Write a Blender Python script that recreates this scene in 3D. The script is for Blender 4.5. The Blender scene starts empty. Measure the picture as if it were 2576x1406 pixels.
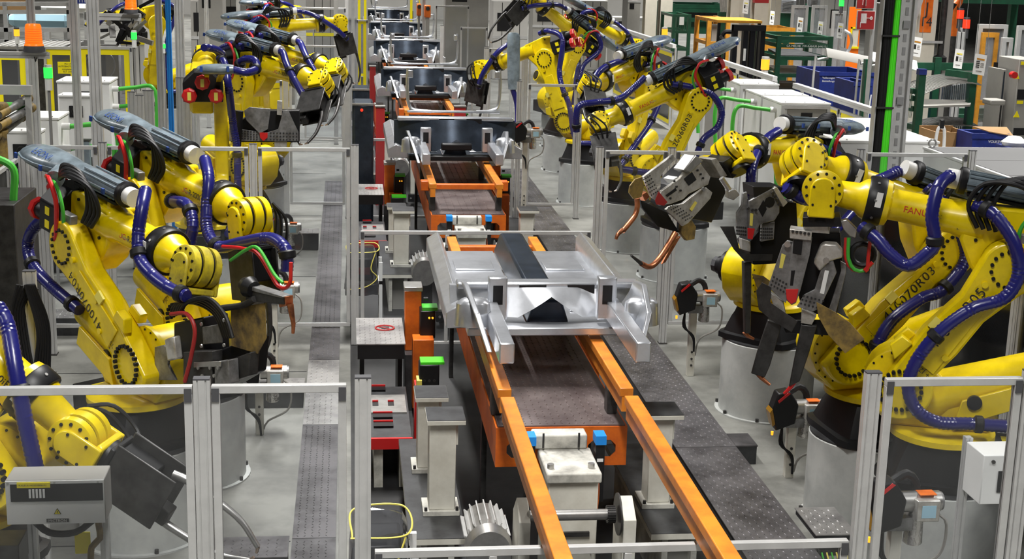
import bpy, math, random
from math import sin, cos, pi, radians as R
from mathutils import Vector, Matrix
random.seed(7)
S = bpy.context.scene
C = S.collection

# ---------------------------------------------------------------- camera
FPX = 2576 * 50 / 36.0
H = 4.25
_F = Vector((-413, -853, FPX)).normalized()
_V = Vector((-388, 15300, FPX)); _V = (_V - _V.dot(_F) * _F).normalized()
_T = _V.cross(_F)
# rows: image right, image down, forward, in world coordinates (X across, Y along the line, Z up)
ROW = [Vector((_T[i], _F[i], -_V[i])) for i in range(3)]
cam_d = bpy.data.cameras.new('camera'); cam_d.lens = 50; cam_d.sensor_width = 36
cam_d.clip_end = 300
cam = bpy.data.objects.new('camera', cam_d); C.objects.link(cam)
cm = Matrix.Identity(4)
for i in range(3):
    cm[i][0] = ROW[0][i]; cm[i][1] = -ROW[1][i]; cm[i][2] = -ROW[2][i]
cm.translation = (0, 0, H)
cam.matrix_world = cm
S.camera = cam
CAM = Vector((0, 0, H))

def ray(u, v):
    return (ROW[0] * (u - 1288) + ROW[1] * (v - 703) + ROW[2] * FPX).normalized()
def P(u, v, x=None, y=None, z=None):
    r = ray(u, v)
    t = (z - H) / r.z if z is not None else (y / r.y if y is not None else x / r.x)
    return CAM + r * t

# ---------------------------------------------------------------- light
w = bpy.data.worlds.new('world'); S.world = w; w.use_nodes = True
w.node_tree.nodes['Background'].inputs[0].default_value = (0.9, 0.95, 1.0, 1)
w.node_tree.nodes['Background'].inputs[1].default_value = 0.02
def hall_lamp(x, y, sx, sy, power, z=8.6):
    l = bpy.data.lights.new('hall_lamp', 'AREA'); l.shape = 'RECTANGLE'
    l.size = sx; l.size_y = sy; l.energy = power; l.color = (1.0, 0.98, 0.95); l.spread = R(118)
    o = bpy.data.objects.new('hall_lamp', l); C.objects.link(o); o.location = (x, y, z)
for yy in (-6, 3, 12, 21, 30, 40, 52, 64, 75):
    for xx in (-9, 0.2, 9.4, 18.6):
        hall_lamp(xx, yy, 0.7, 4.0, {-6: 760, 3: 640, 12: 560, 21: 640}.get(yy, 780))
S.view_settings.view_transform = 'Standard'; S.view_settings.look = 'None'
S.view_settings.gamma = 1; S.view_settings.use_curve_mapping = False
S.view_settings.exposure = 0.0

# ---------------------------------------------------------------- materials
MATS = {}
def mat(name, col, rough=0.5, metal=0.0, var=0.0, scale=6.0, dark=None, bump=0.0, bscale=40.0, emit=0.0, coat=0.0, spec=0.5):
    m = bpy.data.materials.new(name); m.use_nodes = True
    nt = m.node_tree; b = nt.nodes['Principled BSDF']
    b.inputs['Base Color'].default_value = (*col, 1); b.inputs['Roughness'].default_value = rough
    b.inputs['Metallic'].default_value = metal
    b.inputs['Specular IOR Level'].default_value = spec
    if coat: b.inputs['Coat Weight'].default_value = coat; b.inputs['Coat Roughness'].default_value = 0.12
    if emit:
        b.inputs['Emission Color'].default_value = (*col, 1); b.inputs['Emission Strength'].default_value = emit
    if var or bump:
        tc = nt.nodes.new('ShaderNodeTexCoord')
    if var:
        n = nt.nodes.new('ShaderNodeTexNoise'); n.inputs['Scale'].default_value = scale; n.inputs['Detail'].default_value = 6
        n.inputs['Roughness'].default_value = 0.65
        nt.links.new(tc.outputs['Object'], n.inputs['Vector'])
        r = nt.nodes.new('ShaderNodeValToRGB')
        d = dark or tuple(c * (1 - var) for c in col)
        r.color_ramp.elements[0].position = 0.33; r.color_ramp.elements[0].color = (*d, 1)
        r.color_ramp.elements[1].position = 0.60; r.color_ramp.elements[1].color = (*col, 1)
        nt.links.new(n.outputs['Fac'], r.inputs['Fac']); nt.links.new(r.outputs['Color'], b.inputs['Base Color'])
    if bump:
        n2 = nt.nodes.new('ShaderNodeTexNoise'); n2.inputs['Scale'].default_value = bscale
        nt.links.new(tc.outputs['Object'], n2.inputs['Vector'])
        bp = nt.nodes.new('ShaderNodeBump'); bp.inputs['Strength'].default_value = bump; bp.inputs['Distance'].default_value = 0.01
        nt.links.new(n2.outputs['Fac'], bp.inputs['Height']); nt.links.new(bp.outputs['Normal'], b.inputs['Normal'])
    MATS[name] = m
    return m
def clear_mat(name, tint, haze, rough=0.08, fres=1.35):
    m = bpy.data.materials.new(name); m.use_nodes = True; nt = m.node_tree
    for n in list(nt.nodes): nt.nodes.remove(n)
    out = nt.nodes.new('ShaderNodeOutputMaterial')
    tr = nt.nodes.new('ShaderNodeBsdfTransparent'); tr.inputs[0].default_value = (*tint, 1)
    gl = nt.nodes.new('ShaderNodeBsdfGlossy'); gl.inputs['Roughness'].default_value = rough
    df = nt.nodes.new('ShaderNodeBsdfDiffuse'); df.inputs[0].default_value = (0.6, 0.62, 0.65, 1)
    fr = nt.nodes.new('ShaderNodeFresnel'); fr.inputs[0].default_value = fres
    tc = nt.nodes.new('ShaderNodeTexCoord'); ns = nt.nodes.new('ShaderNodeTexNoise'); ns.inputs['Scale'].default_value = 2.5; ns.inputs['Detail'].default_value = 5
    nt.links.new(tc.outputs['Object'], ns.inputs['Vector'])
    mu = nt.nodes.new('ShaderNodeMath'); mu.operation = 'MULTIPLY'; mu.inputs[1].default_value = haze * 2
    nt.links.new(ns.outputs['Fac'], mu.inputs[0])
    m1 = nt.nodes.new('ShaderNodeMixShader'); m2 = nt.nodes.new('ShaderNodeMixShader')
    nt.links.new(mu.outputs[0], m1.inputs[0]); nt.links.new(tr.outputs[0], m1.inputs[1]); nt.links.new(df.outputs[0], m1.inputs[2])
    nt.links.new(fr.outputs[0], m2.inputs[0]); nt.links.new(m1.outputs[0], m2.inputs[1]); nt.links.new(gl.outputs[0], m2.inputs[2])
    nt.links.new(m2.outputs[0], out.inputs[0])
    MATS[name] = m
YEL = (0.80, 0.60, 0.0)
mat("yellow", (0.86, 0.65, 0.0), 0.33, 0, 0.5, 3.2, dark=(0.62, 0.45, 0.0), coat=0.25)
mat('yellow_worn', (0.62, 0.50, 0.02), 0.45, 0, 0.5, 9, dark=(0.25, 0.20, 0.03))
mat('safety_yellow', (0.85, 0.72, 0.0), 0.45)
mat('black', (0.008, 0.008, 0.009), 0.42, 0, spec=0.35)
mat('rubber', (0.008, 0.008, 0.009), 0.5, spec=0.35)
mat('blue_hose', (0.012, 0.013, 0.13), 0.3, coat=0.2)
mat('tube_grey', (0.20, 0.25, 0.285), 0.32, 0, 0.5, 7, dark=(0.10, 0.125, 0.14), coat=0.3)
mat('alu', (0.54, 0.54, 0.53), 0.36, 0.3, 0.15, 5)
mat('alu_dark', (0.33, 0.33, 0.33), 0.45, 0.6)
mat('cap', (0.06, 0.06, 0.065), 0.5)
mat('steel', (0.50, 0.49, 0.47), 0.34, 0.85, 0.3, 8)
mat('steel_dark', (0.07, 0.068, 0.066), 0.42, 0.6, 0.5, 10)
mat('gun_steel', (0.62, 0.61, 0.58), 0.38, 0.55, 0.25, 9, dark=(0.35, 0.32, 0.27))
mat('gun_grey', (0.28, 0.28, 0.28), 0.42, 0.5, 0.4, 9, dark=(0.12, 0.115, 0.11))
mat('copper', (0.55, 0.20, 0.09), 0.35, 0.75, 0.5, 9, dark=(0.16, 0.06, 0.03))
mat('scorched', (0.30, 0.20, 0.05), 0.55, 0.1, 0.6, 8, dark=(0.06, 0.045, 0.03))
mat('white', (0.74, 0.74, 0.72), 0.45, 0, 0.08, 3)
mat('ivory', (0.66, 0.645, 0.57), 0.5, 0, 0.3, 3.5, dark=(0.52, 0.50, 0.43))
mat('ivory_dirty', (0.60, 0.59, 0.53), 0.55, 0, 0.6, 5, dark=(0.25, 0.245, 0.22))
mat('pedestal', (0.46, 0.47, 0.45), 0.5, 0, 0.3, 2.5, dark=(0.33, 0.34, 0.33))
mat('orange', (0.75, 0.16, 0.01), 0.42, 0, 0.35, 4, dark=(0.50, 0.09, 0.01))
mat('skid', (0.72, 0.24, 0.02), 0.4, 0, 0.35, 5, dark=(0.50, 0.14, 0.015))
mat('red', (0.55, 0.012, 0.012), 0.38, coat=0.2)
mat('sign_red', (0.36, 0.02, 0.02), 0.5)
mat('green', (0.06, 0.42, 0.04), 0.4)
mat('bright_green', (0.08, 0.75, 0.02), 0.4)
mat('rack_green', (0.006, 0.075, 0.035), 0.45, 0, 0.4, 4)
mat('blue', (0.012, 0.03, 0.22), 0.5, 0, 0.4, 4)
mat('blue_paint', (0.01, 0.25, 0.75), 0.4)
mat('sky_blue', (0.36, 0.58, 0.70), 0.45)
mat('paper', (0.82, 0.82, 0.80), 0.6)
mat('ink', (0.02, 0.02, 0.02), 0.6)
mat('ink_red', (0.6, 0.03, 0.02), 0.5)
mat('ink_blue', (0.02, 0.06, 0.25), 0.5)
mat('card', (0.40, 0.23, 0.09), 0.7, 0, 0.2, 3)
mat('brown_orange', (0.62, 0.27, 0.02), 0.5, 0, 0.4, 5)
mat('column', (0.60, 0.56, 0.47), 0.6, 0, 0.15, 2)
mat('cabinet_grey', (0.30, 0.29, 0.265), 0.5, 0, 0.12, 2)
mat('grey_felt', (0.17, 0.17, 0.17), 0.85)
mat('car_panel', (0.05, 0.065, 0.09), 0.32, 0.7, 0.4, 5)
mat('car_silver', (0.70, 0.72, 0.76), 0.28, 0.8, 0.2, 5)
mat('plate_dark', (0.06, 0.062, 0.065), 0.45, 0.35, 0.6, 7, dark=(0.03, 0.03, 0.032))
mat('tread', (0.17, 0.163, 0.17), 0.40, 0.6, 0.6, 3.0, dark=(0.055, 0.052, 0.055))
mat('tread_light', (0.42, 0.41, 0.40), 0.36, 0.6, 0.5, 3.0, dark=(0.18, 0.175, 0.175))
mat('tread_brown', (0.20, 0.165, 0.16), 0.40, 0.5, 0.5, 3.0, dark=(0.10, 0.075, 0.075))
mat('floor', (0.22, 0.22, 0.20), 0.5, 0, 0.5, 1.3, dark=(0.095, 0.095, 0.087), bump=0.05)
mat('pit', (0.03, 0.03, 0.031), 0.6, 0.1, 0.7, 2.5, dark=(0.015, 0.015, 0.016))
mat('wall_paint', (0.50, 0.49, 0.46), 0.7, 0, 0.1, 0.5)
mat('lamp_orange', (1.0, 0.17, 0.01), 0.3, emit=0.8)
mat('lamp_green', (0.03, 0.9, 0.08), 0.3, emit=1.3)
mat('lamp_red', (1.0, 0.03, 0.01), 0.3, emit=1.5)
mat('lamp_amber', (1.0, 0.40, 0.02), 0.3, emit=1.3)
mat('orange_lens', (0.85, 0.13, 0.005), 0.2, emit=0.25, coat=0.5)
mat('amber_film', (0.30, 0.15, 0.01), 0.2)
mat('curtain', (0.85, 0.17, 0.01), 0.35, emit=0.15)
mat('foil', (0.62, 0.60, 0.57), 0.22, 0.8, 0.3, 20, bump=0.8, bscale=30)
mat('tape_yellow', (0.75, 0.65, 0.12), 0.5)
mat('mesh_dark', (0.03, 0.035, 0.035), 0.5, 0, 0.5, 30)
mat('trans_tip', (0.55, 0.42, 0.33), 0.3, 0.8)
clear_mat('acrylic', (0.93, 0.94, 0.95), 0.016)
clear_mat('acrylic_foggy', (0.85, 0.85, 0.85), 0.30, 0.2)
clear_mat('film', (0.62, 0.62, 0.64), 0.05, 0.12, 1.7)

# ---------------------------------------------------------------- mesh helpers (all in world coordinates)
BASE = {}   # object -> Matrix inverse used for its mesh
def basis(d):
    d = Vector(d).normalized()
    a = Vector((0, 0, 1)) if abs(d.z) < 0.9 else Vector((1, 0, 0))
    x = d.cross(a).normalized()
    return x, x.cross(d).normalized() * -1, d     # two normals and the axis
class MB:
    def __init__(s): s.v = []; s.f = []
    def quadbox(s, c8):
        b = len(s.v); s.v += [Vector(p) for p in c8]
        for q in ((0, 3, 2, 1), (4, 5, 6, 7), (0, 1, 5, 4), (1, 2, 6, 5), (2, 3, 7, 6), (3, 0, 4, 7)):
            s.f.append([b + i for i in q])
        return s
    def box(s, x0, x1, y0, y1, z0, z1, m=None):
        c = [Vector((x, y, z)) for z in (z0, z1) for x, y in ((x0, y0), (x1, y0), (x1, y1), (x0, y1))]
        if m is not None: c = [m @ p for p in c]
        return s.quadbox(c)
    def beam(s, p, q, wd, ht=None, up=(0, 0, 1)):
        p = Vector(p); q = Vector(q); ht = ht or wd
        d = (q - p).normalized(); u = Vector(up)
        if abs(d.dot(u)) > 0.95: u = Vector((0, 1, 0))
        a = d.cross(u).normalized(); b = a.cross(d).normalized()
        c = []
        for e in (p, q):
            c += [e - a * wd / 2 - b * ht / 2, e + a * wd / 2 - b * ht / 2, e + a * wd / 2 + b * ht / 2, e - a * wd / 2 + b * ht / 2]
        return s.quadbox(c)
    def lathe(s, prof, p, d, n=20, sq=None):
        # prof: (t along d, radius); sq=(a,b) scales the two normals
        p = Vector(p); x, y, d = basis(d); k = len(s.v); sx, sy = sq or (1, 1)
        for t, r in prof:
            for i in range(n):
                a = 2 * pi * i / n
                s.v.append(p + d * t + x * (cos(a) * r * sx) + y * (sin(a) * r * sy))
        for j in range(len(prof) - 1):
            for i in range(n):
                i2 = (i + 1) % n
                s.f.append([k + j * n + i, k + j * n + i2, k + (j + 1) * n + i2, k + (j + 1) * n + i])
        s.f.append([k + i for i in range(n)][::-1]); s.f.append([k + (len(prof) - 1) * n + i for i in range(n)])
        return s
    def cyl(s, p, q, r, r2=None, n=16):
        p = Vector(p); q = Vector(q); L = (q - p).length
        return s.lathe([(0, r), (L, r if r2 is None else r2)], p, q - p, n)
    def prism(s, pts, ext):
        pts = [Vector(p) for p in pts]; ext = Vector(ext); k = len(s.v); n = len(pts)
        s.v += pts + [p + ext for p in pts]
        s.f.append([k + i for i in range(n)][::-1]); s.f.append([k + n + i for i in range(n)])
        for i in range(n):
            j = (i + 1) % n
            s.f.append([k + i, k + j, k + n + j, k + n + i])
        return s
    def loft(s, rings, close=True):
        k = len(s.v); n = len(rings[0])
        for r in rings: s.v += [Vector(p) for p in r]
        for j in range(len(rings) - 1):
            for i in range(n):
                i2 = (i + 1) % n
                s.f.append([k + j * n + i, k + j * n + i2, k + (j + 1) * n + i2, k + (j + 1) * n + i])
        if close:
            s.f.append([k + i for i in range(n)][::-1]); s.f.append([k + (len(rings) - 1) * n + i for i in range(n)])
        return s
    def sweep(s, pts, r, n=10, corr=0.0, step=None):
        path = smooth_path(pts, step or 0.03)
        k = len(s.v); m = len(path)
        d = (path[1] - path[0]).normalized(); x, y, _ = basis(d)
        rr = r if callable(r) else (lambda t: r)
        for i, p in enumerate(path):
            d2 = (path[min(i + 1, m - 1)] - path[max(i - 1, 0)]).normalized()
            x = (x - d2 * x.dot(d2)).normalized(); y = d2.cross(x)
            ra = rr(i / (m - 1)) * (1 + (corr if i % 2 else -corr))
            for j in range(n):
                a = 2 * pi * j / n
                s.v.append(p + x * (cos(a) * ra) + y * (sin(a) * ra))
        for i in range(m - 1):
            for j in range(n):
                j2 = (j + 1) % n
                s.f.append([k + i * n + j, k + i * n + j2, k + (i + 1) * n + j2, k + (i + 1) * n + j])
        s.f.append([k + j for j in range(n)][::-1]); s.f.append([k + (m - 1) * n + j for j in range(n)])
        return s
    def torus(s, c, axis, R_, r, n=24, m=8, a0=0, a1=2 * pi):
        x, y, _ = basis(axis); c = Vector(c)
        full = abs(a1 - a0 - 2 * pi) < 1e-4
        pts = [c + (x * cos(a0 + (a1 - a0) * i / n) + y * sin(a0 + (a1 - a0) * i / n)) * R_ for i in range(n + 1)]
        k = len(s.v); ax = Vector(axis).normalized(); cnt = n if full else n + 1
        for i in range(cnt):
            rad = (pts[i] - c).normalized()
            for j in range(m):
                t = 2 * pi * j / m
                s.v.append(pts[i] + rad * (cos(t) * r) + ax * (sin(t) * r))
        for i in range(n if full else n):
            i2 = (i + 1) % cnt if full else i + 1
            for j in range(m):
                j2 = (j + 1) % m
                s.f.append([k + i * m + j, k + i * m + j2, k + i2 * m + j2, k + i2 * m + j])
        return s
    def build(s, name, m, parent=None, at=None, bevel=0.0, smooth=40):
        """one mesh object; with a parent it becomes its part, otherwise its origin is `at`"""
        me = bpy.data.meshes.new(name)
        if parent is not None: inv = BASE[parent]
        else: inv = Matrix.Translation(-Vector(at if at is not None else (0, 0, 0)))
        me.from_pydata([inv @ p for p in s.v], [], s.f); me.update()
        if smooth:
            me.shade_smooth(); me.set_sharp_from_angle(angle=R(smooth))
        o = bpy.data.objects.new(name, me); C.objects.link(o)
        if m: me.materials.append(MATS[m] if isinstance(m, str) else m)
        if parent is not None: o.parent = parent
        else: o.location = at if at is not None else (0, 0, 0)
        BASE[o] = inv
        if bevel:
            b = o.modifiers.new('bevel', 'BEVEL'); b.width = bevel; b.segments = 2; b.limit_method = 'ANGLE'; b.angle_limit = R(35)
        return o
def smooth_path(pts, step):
    pts = [Vector(p) for p in pts]
    if len(pts) == 2: pts = [pts[0], (pts[0] + pts[1]) / 2, pts[1]]
    out = []
    n = len(pts)
    for i in range(n - 1):
        p1, p2 = pts[i], pts[i + 1]
        p0 = pts[i - 1] if i else p1 * 2 - p2
        p3 = pts[i + 2] if i + 2 < n else p2 * 2 - p1
        k = max(2, int((p2 - p1).length / step))
        for j in range(k):
            t = j / k
            out.append(0.5 * ((2 * p1) + (p2 - p0) * t + (2 * p0 - 5 * p1 + 4 * p2 - p3) * t * t + (3 * p1 - p0 - 3 * p2 + p3) * t ** 3))
    out.append(pts[-1])
    return out
def tag(o, label=None, cat=None, group=None, kind=None):
    if label: o['label'] = label
    if cat: o['category'] = cat
    if group: o['group'] = group
    if kind: o['kind'] = kind
    return o
def thing(name, label, cat, loc, group=None):
    o = bpy.data.objects.new(name, None); C.objects.link(o); o.location = loc; o.empty_display_size = 0.2
    BASE[o] = Matrix.Translation(-Vector(loc))
    return tag(o, label, cat, group)
def copy_tree(o, parent=None):
    c = o.copy(); C.objects.link(c); c.parent = parent
    for ch in list(o.children): copy_tree(ch, c)
    return c
def struct(o): o['kind'] = 'structure'; return o
def text(name, body, m, origin, ux, uy, size, parent=None, at=None, bend=0.0, align='LEFT', depth=0.0015, shear=0.0, spacing=1.0):
    """lettering as a thin mesh: ux reading direction, uy up the letters; bend = radius of the cylinder it lies on"""
    cu = bpy.data.curves.new(name, 'FONT'); cu.body = body; cu.size = size; cu.align_x = align; cu.align_y = 'CENTER'
    cu.shear = shear; cu.space_character = spacing
    t = bpy.data.objects.new('tmp', cu); C.objects.link(t)
    dg = bpy.context.evaluated_depsgraph_get(); me0 = bpy.data.meshes.new_from_object(t.evaluated_get(dg))
    ux = Vector(ux).normalized(); uy = Vector(uy); uy = (uy - ux * uy.dot(ux)).normalized(); n = ux.cross(uy)
    mb = MB(); o = Vector(origin)
    for v in me0.vertices:
        x, y = v.co.x, v.co.y
        if bend: mb.v.append(o + ux * x + uy * (bend * sin(y / bend)) + n * (bend * (cos(y / bend) - 1) + depth))
        else: mb.v.append(o + ux * x + uy * y + n * depth)
    mb.f = [list(p.vertices) for p in me0.polygons]
    bpy.data.objects.remove(t); bpy.data.meshes.remove(me0); bpy.data.curves.remove(cu)
    return mb.build(name, m, parent, at, smooth=0)
# ================================================================ floor and walls
o = MB().box(-40, 45, -2, 82, -0.2, 0).build('floor', 'floor', at=(0, 0, 0)); struct(o)
MB().box(0.02, 2.68, 4, 80, 0.0, 0.012).build('pit_strip', 'pit', o)
for i in range(14):
    MB().box(-30, -0.42, 5.5 + 4.2 * i, 5.515 + 4.2 * i, 0, 0.003).build('joint', 'pit', o)
struct(MB().box(-40, 45, 82, 82.3, 0, 12).build('wall_back', 'wall_paint', at=(0, 82, 0)))
struct(MB().box(-40.3, -40, -2, 82, 0, 12).build('wall_left', 'wall_paint', at=(-40, 40, 0)))
struct(MB().box(45, 45.3, -2, 82, 0, 12).build('wall_right', 'wall_paint', at=(45, 40, 0)))

def treads(x0, x1, y0, y1, z, pitch=0.05, h=0.004, ln=0.032, wd=0.011):
    mb = MB(); ny = int((y1 - y0) / pitch); nx = int((x1 - x0) / pitch)
    for j in range(ny):
        for i in range(nx):
            cx = x0 + (i + 0.5) * pitch; cy = y0 + (j + 0.5) * pitch
            a = R(60) if (i + j) % 2 else R(-60)
            ux, uy = cos(a), sin(a)
            k = len(mb.v)
            for du, dv, dz in ((-ln / 2, 0, 0), (0, -wd / 2, 0), (ln / 2, 0, 0), (0, wd / 2, 0), (-ln / 5, 0, h), (ln / 5, 0, h)):
                mb.v.append(Vector((cx + du * ux - dv * uy, cy + du * uy + dv * ux, z + dz)))
            for f in ((0, 1, 4), (1, 5, 4), (1, 2, 5), (2, 3, 5), (3, 4, 5), (3, 0, 4)): mb.f.append([k + q for q in f])
    return mb
def tread_slab(name, label, cat, x0, x1, y0, y1, z0, z1, m='tread', pitch=0.05, group=None, skirt='plate_dark'):
    t = thing(name, label, cat, ((x0 + x1) / 2, (y0 + y1) / 2, z0), group)
    MB().box(x0, x1, y0, y1, z1 - 0.008, z1).build('deck', m, t)
    MB().box(x0 + .01, x1 - .01, y0 + .005, y1 - .005, z0, z1 - 0.008).build('skirt', skirt, t)
    tag(treads(x0 + .01, x1 - .01, y0 + .01, y1 - .01, z1, pitch).build('tread_pattern', m, t, smooth=0), kind='stuff')
    return t
# walkways beside the line: separate cover plates laid end to end
lw = [(7.0, 9.3), (9.3, 11.7), (11.7, 13.65), (13.65, 16.6), (16.6, 20.7), (20.7, 24.5)]
nth = ['nearest the camera', 'second from the camera', 'third from the camera', 'fourth from the camera', 'fifth from the camera', 'sixth and furthest from the camera']
for i, (a, b) in enumerate(lw):
    tread_slab('walkway_plate', 'dark checkered cable duct cover left of the line, %s' % nth[i], 'walkway', -0.39, -0.09, a + .004, b - .004, 0, 0.2, 'tread' if i != 2 else 'tread_light', 0.05 if i < 4 else 0.07)
rw = [(6.2, 11.0), (11.0, 15.6), (15.6, 20.2), (20.2, 26.0)]
for i, (a, b) in enumerate(rw):
    tread_slab('walkway_plate', 'wide dark checkered walkway plate right of the line, %s' % nth[i], 'walkway', 2.71, 3.23, a + .004, b - .004, 0, 0.2, 'tread', 0.05 if i < 2 else 0.07, skirt='steel_dark')
# cross ducts on the left floor
for i, (x0, x1, y0, y1, z1, lb) in enumerate([(-1.05, -0.41, 12.75, 13.05, 0.2, 'short checkered cross duct joining the left walkway near the white robot stand'),
        (-.9, -0.41, 19.75, 20.1, 0.24, 'grey checkered cross duct on the left floor beyond the second fence'),
        (-.95, -0.41, 9.0, 9.35, 0.2, 'dark cross duct on the left floor behind the first fence')]):
    tread_slab('cross_duct', lb, 'cable duct', x0, x1, y0, y1, 0, z1, 'tread_light' if i < 2 else 'tread', 0.06)

# ================================================================ aluminium profile fences
def slot_poly(w_, d_):
    # cross section of an aluminium profile with slots, centred
    n = max(1, round(w_ / 0.045)); pts = []
    s, g = 0.004, 0.006
    xs = [(-w_ / 2 + w_ * (i + .5) / n) for i in range(n)]
    pts.append((-w_ / 2, -d_ / 2))
    for x in xs: pts += [(x - s, -d_ / 2), (x - s, -d_ / 2 + g), (x + s, -d_ / 2 + g), (x + s, -d_ / 2)]
    pts += [(w_ / 2, -d_ / 2), (w_ / 2, -s), (w_ / 2 - g, -s), (w_ / 2 - g, s), (w_ / 2, s), (w_ / 2, d_ / 2)]
    for x in reversed(xs): pts += [(x + s, d_ / 2), (x + s, d_ / 2 - g), (x - s, d_ / 2 - g), (x - s, d_ / 2)]
    pts += [(-w_ / 2, d_ / 2), (-w_ / 2, s), (-w_ / 2 + g, s), (-w_ / 2 + g, -s), (-w_ / 2, -s)]
    return pts
def profile(mb, p, q, w_=0.045, d_=0.045, side=(1, 0, 0)):
    p = Vector(p); q = Vector(q); d = (q - p).normalized(); sx = Vector(side); sx = (sx - d * sx.dot(d)).normalized(); sy = d.cross(sx)
    return mb.prism([p + sx * a + sy * b for a, b in slot_poly(w_, d_)], q - p)
def post(x, y, z1, label, z0=0.0, w_=0.08, d_=0.05, group=None, cap=True, along='x'):
    t = thing('fence_post', label, 'fence post', (x, y, z0), group)
    sd = (1, 0, 0) if along == 'x' else (0, 1, 0)
    profile(MB(), (x, y, z0 + .012), (x, y, z1), w_, d_, sd).build('profile', 'alu', t, smooth=0)
    if cap: MB().box(x - (w_ if along == 'x' else d_) / 2, x + (w_ if along == 'x' else d_) / 2, y - (d_ if along == 'x' else w_) / 2, y + (d_ if along == 'x' else w_) / 2, z1, z1 + .008).build('cap', 'cap', t)
    MB().box(x - w_ / 2 - .005, x + w_ / 2 + .005, y - .05, y + .05, z0, z0 + .012).build('foot_plate', 'steel_dark', t)
    return t
def panel(p0, p1, z0, z1, label, name='safety_screen', pane='acrylic', bar=0.04, mull=(), group=None, trim=None):
    p0 = Vector((p0[0], p0[1], 0)); p1 = Vector((p1[0], p1[1], 0)); c = (p0 + p1) / 2; c.z = z0
    t = thing(name, label, 'fence panel', c, group)
    d = (p1 - p0).normalized(); U = Vector((0, 0, 1)); n = d.cross(U)
    def at(a, z): return p0 + d * a + U * z
    L = (p1 - p0).length; h = bar / 2
    for z in (z0 + h, z1 - h): MB().beam(at(0, z), at(L, z), bar, bar).build('frame_rail', 'alu', t, bevel=.003)
    for a in (h, L - h): MB().beam(at(a, z0 + bar), at(a, z1 - bar), bar, bar, up=n).build('frame_stile', 'alu', t, bevel=.003)
    for a in mull: MB().beam(at(a, z0 + bar), at(a, z1 - bar), bar, bar, up=n).build('mullion', 'alu', t, bevel=.003)
    if pane: MB().prism([at(bar, z0 + bar) - n * .003, at(L - bar, z0 + bar) - n * .003, at(L - bar, z1 - bar) - n * .003, at(bar, z1 - bar) - n * .003], n * .006).build('pane', pane, t)
    if trim:
        for q in range(4):
            a0, zz0, a1, zz1 = ((bar, z1 - bar - trim, L - bar, z1 - bar), (bar, z0 + bar, bar + trim, z1 - bar - trim), (L - bar - trim, z0 + bar, L - bar, z1 - bar - trim), (bar + trim, z0 + bar, L - bar - trim, z0 + bar + trim))[q]
            MB().prism([at(a0, zz0) - n * .007, at(a1, zz0) - n * .007, at(a1, zz1) - n * .007, at(a0, zz1) - n * .007], n * .014).build('yellow_border', 'safety_yellow', t)
    for a in (.02, L - .02):
        m = MB(); q = at(a, z1 - bar - .02); m.box(q.x - .018, q.x + .018, q.y - .026, q.y + .026, q.z - .02, q.z + .048); m.build('clip', 'cap', t)
    return t
F1, F2, F3, F4, F5 = 6.7, 14.87, 22.15, 29.75, 37.3
for x, y, lb in [(-.705, F1, 'aluminium fence post between the two front panels at bottom left'), (.07, F1, 'aluminium fence post left of the low front barrier'),
                 (2.66, F1, 'tall double aluminium fence post at bottom right beside the low front barrier'), (3.51, F1, 'aluminium fence post at the bottom right edge of the picture'),
                 (-1.85, F1, 'aluminium fence post at the lower left edge of the picture'),
                 (.07, F2, 'aluminium fence post left of the second low barrier'), (-.98, F2, 'aluminium fence post behind the yellow wrists on the left, second fence'),
                 (-2.5, F2, 'aluminium fence post behind the left grey cable housings, second fence'), (2.665, F2, 'aluminium fence post right of the second low barrier'),
                 (3.45, F2, 'aluminium fence post behind the copper armed weld gun'), (4.9, F2, 'aluminium fence post hidden behind the middle right robots'),
                 (5.55, F2, 'aluminium fence post right of the middle right robots'), (6.82, F2, 'aluminium fence post beside the white cabinet, second fence'),
                 (.0, F3, 'aluminium fence post left of the third low barrier'), (-.95, F3, 'aluminium fence post behind the second pair of left robots'),
                 (-2.35, F3, 'aluminium fence post at the far left of the third fence'), (2.66, F3, 'aluminium fence post right of the third low barrier'), (3.62, F3, 'aluminium fence post behind the hanging yellow arm, third fence'),
                 (2.86, F4, 'aluminium fence post right of the line, fourth fence'), (-.05, F4, 'aluminium fence post left of the line, fourth fence'), (3.7, F4, 'aluminium fence post right end of the fourth fence near the line'),
                 (4.95, F4, 'aluminium fence post at the right end of the fourth fence')]:
    post(x, y, 2.17, lb)
fp = [(-.66, -.01, F1, 'clear acrylic fence panel left of the front barrier'), (-1.8, -.75, F1, 'clear acrylic fence panel in front of the lowest left robot'),
      (2.73, 3.46, F1, 'clear acrylic fence panel at bottom right before the black robot base'),
      (-.93, .02, F2, 'clear acrylic panel left of the second barrier, grey floor behind'), (-2.45, -1.03, F2, 'wide acrylic panel behind the left cable housings, second fence'), (-3.2, -2.55, F2, 'narrow acrylic panel at the left end of the second fence'),
      (2.73, 3.40, F2, 'clear acrylic panel right of the second barrier behind the copper gun'), (3.5, 4.85, F2, 'acrylic panel behind the middle right robot arms, second fence'), (5.62, 6.76, F2, 'acrylic panel below the bright green cable run, second fence'),
      (-.90, -.05, F3, 'acrylic panel left of the third barrier behind black weld gun'), (-2.3, -1.0, F3, 'acrylic panel behind the robot with three red motors'), (2.8, 3.57, F3, 'acrylic panel right of the third barrier'),
      (2.92, 3.65, F4, 'acrylic panel beside the upright grey cable housing'), (3.76, 4.9, F4, 'acrylic panel behind the hanging yellow arm, fourth fence'), (-.9, -.1, F4, 'acrylic panel left of the line, fourth fence'),
      (2.9, 3.6, F5, 'small acrylic panel right of the line, fifth fence'), (-.9, -.1, F5, 'small acrylic panel left of the line, fifth fence')]
for x0, x1, y, lb in fp: panel((x0, y), (x1, y), .215 if y < 36 else 0.0, 2.14, lb)
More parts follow.
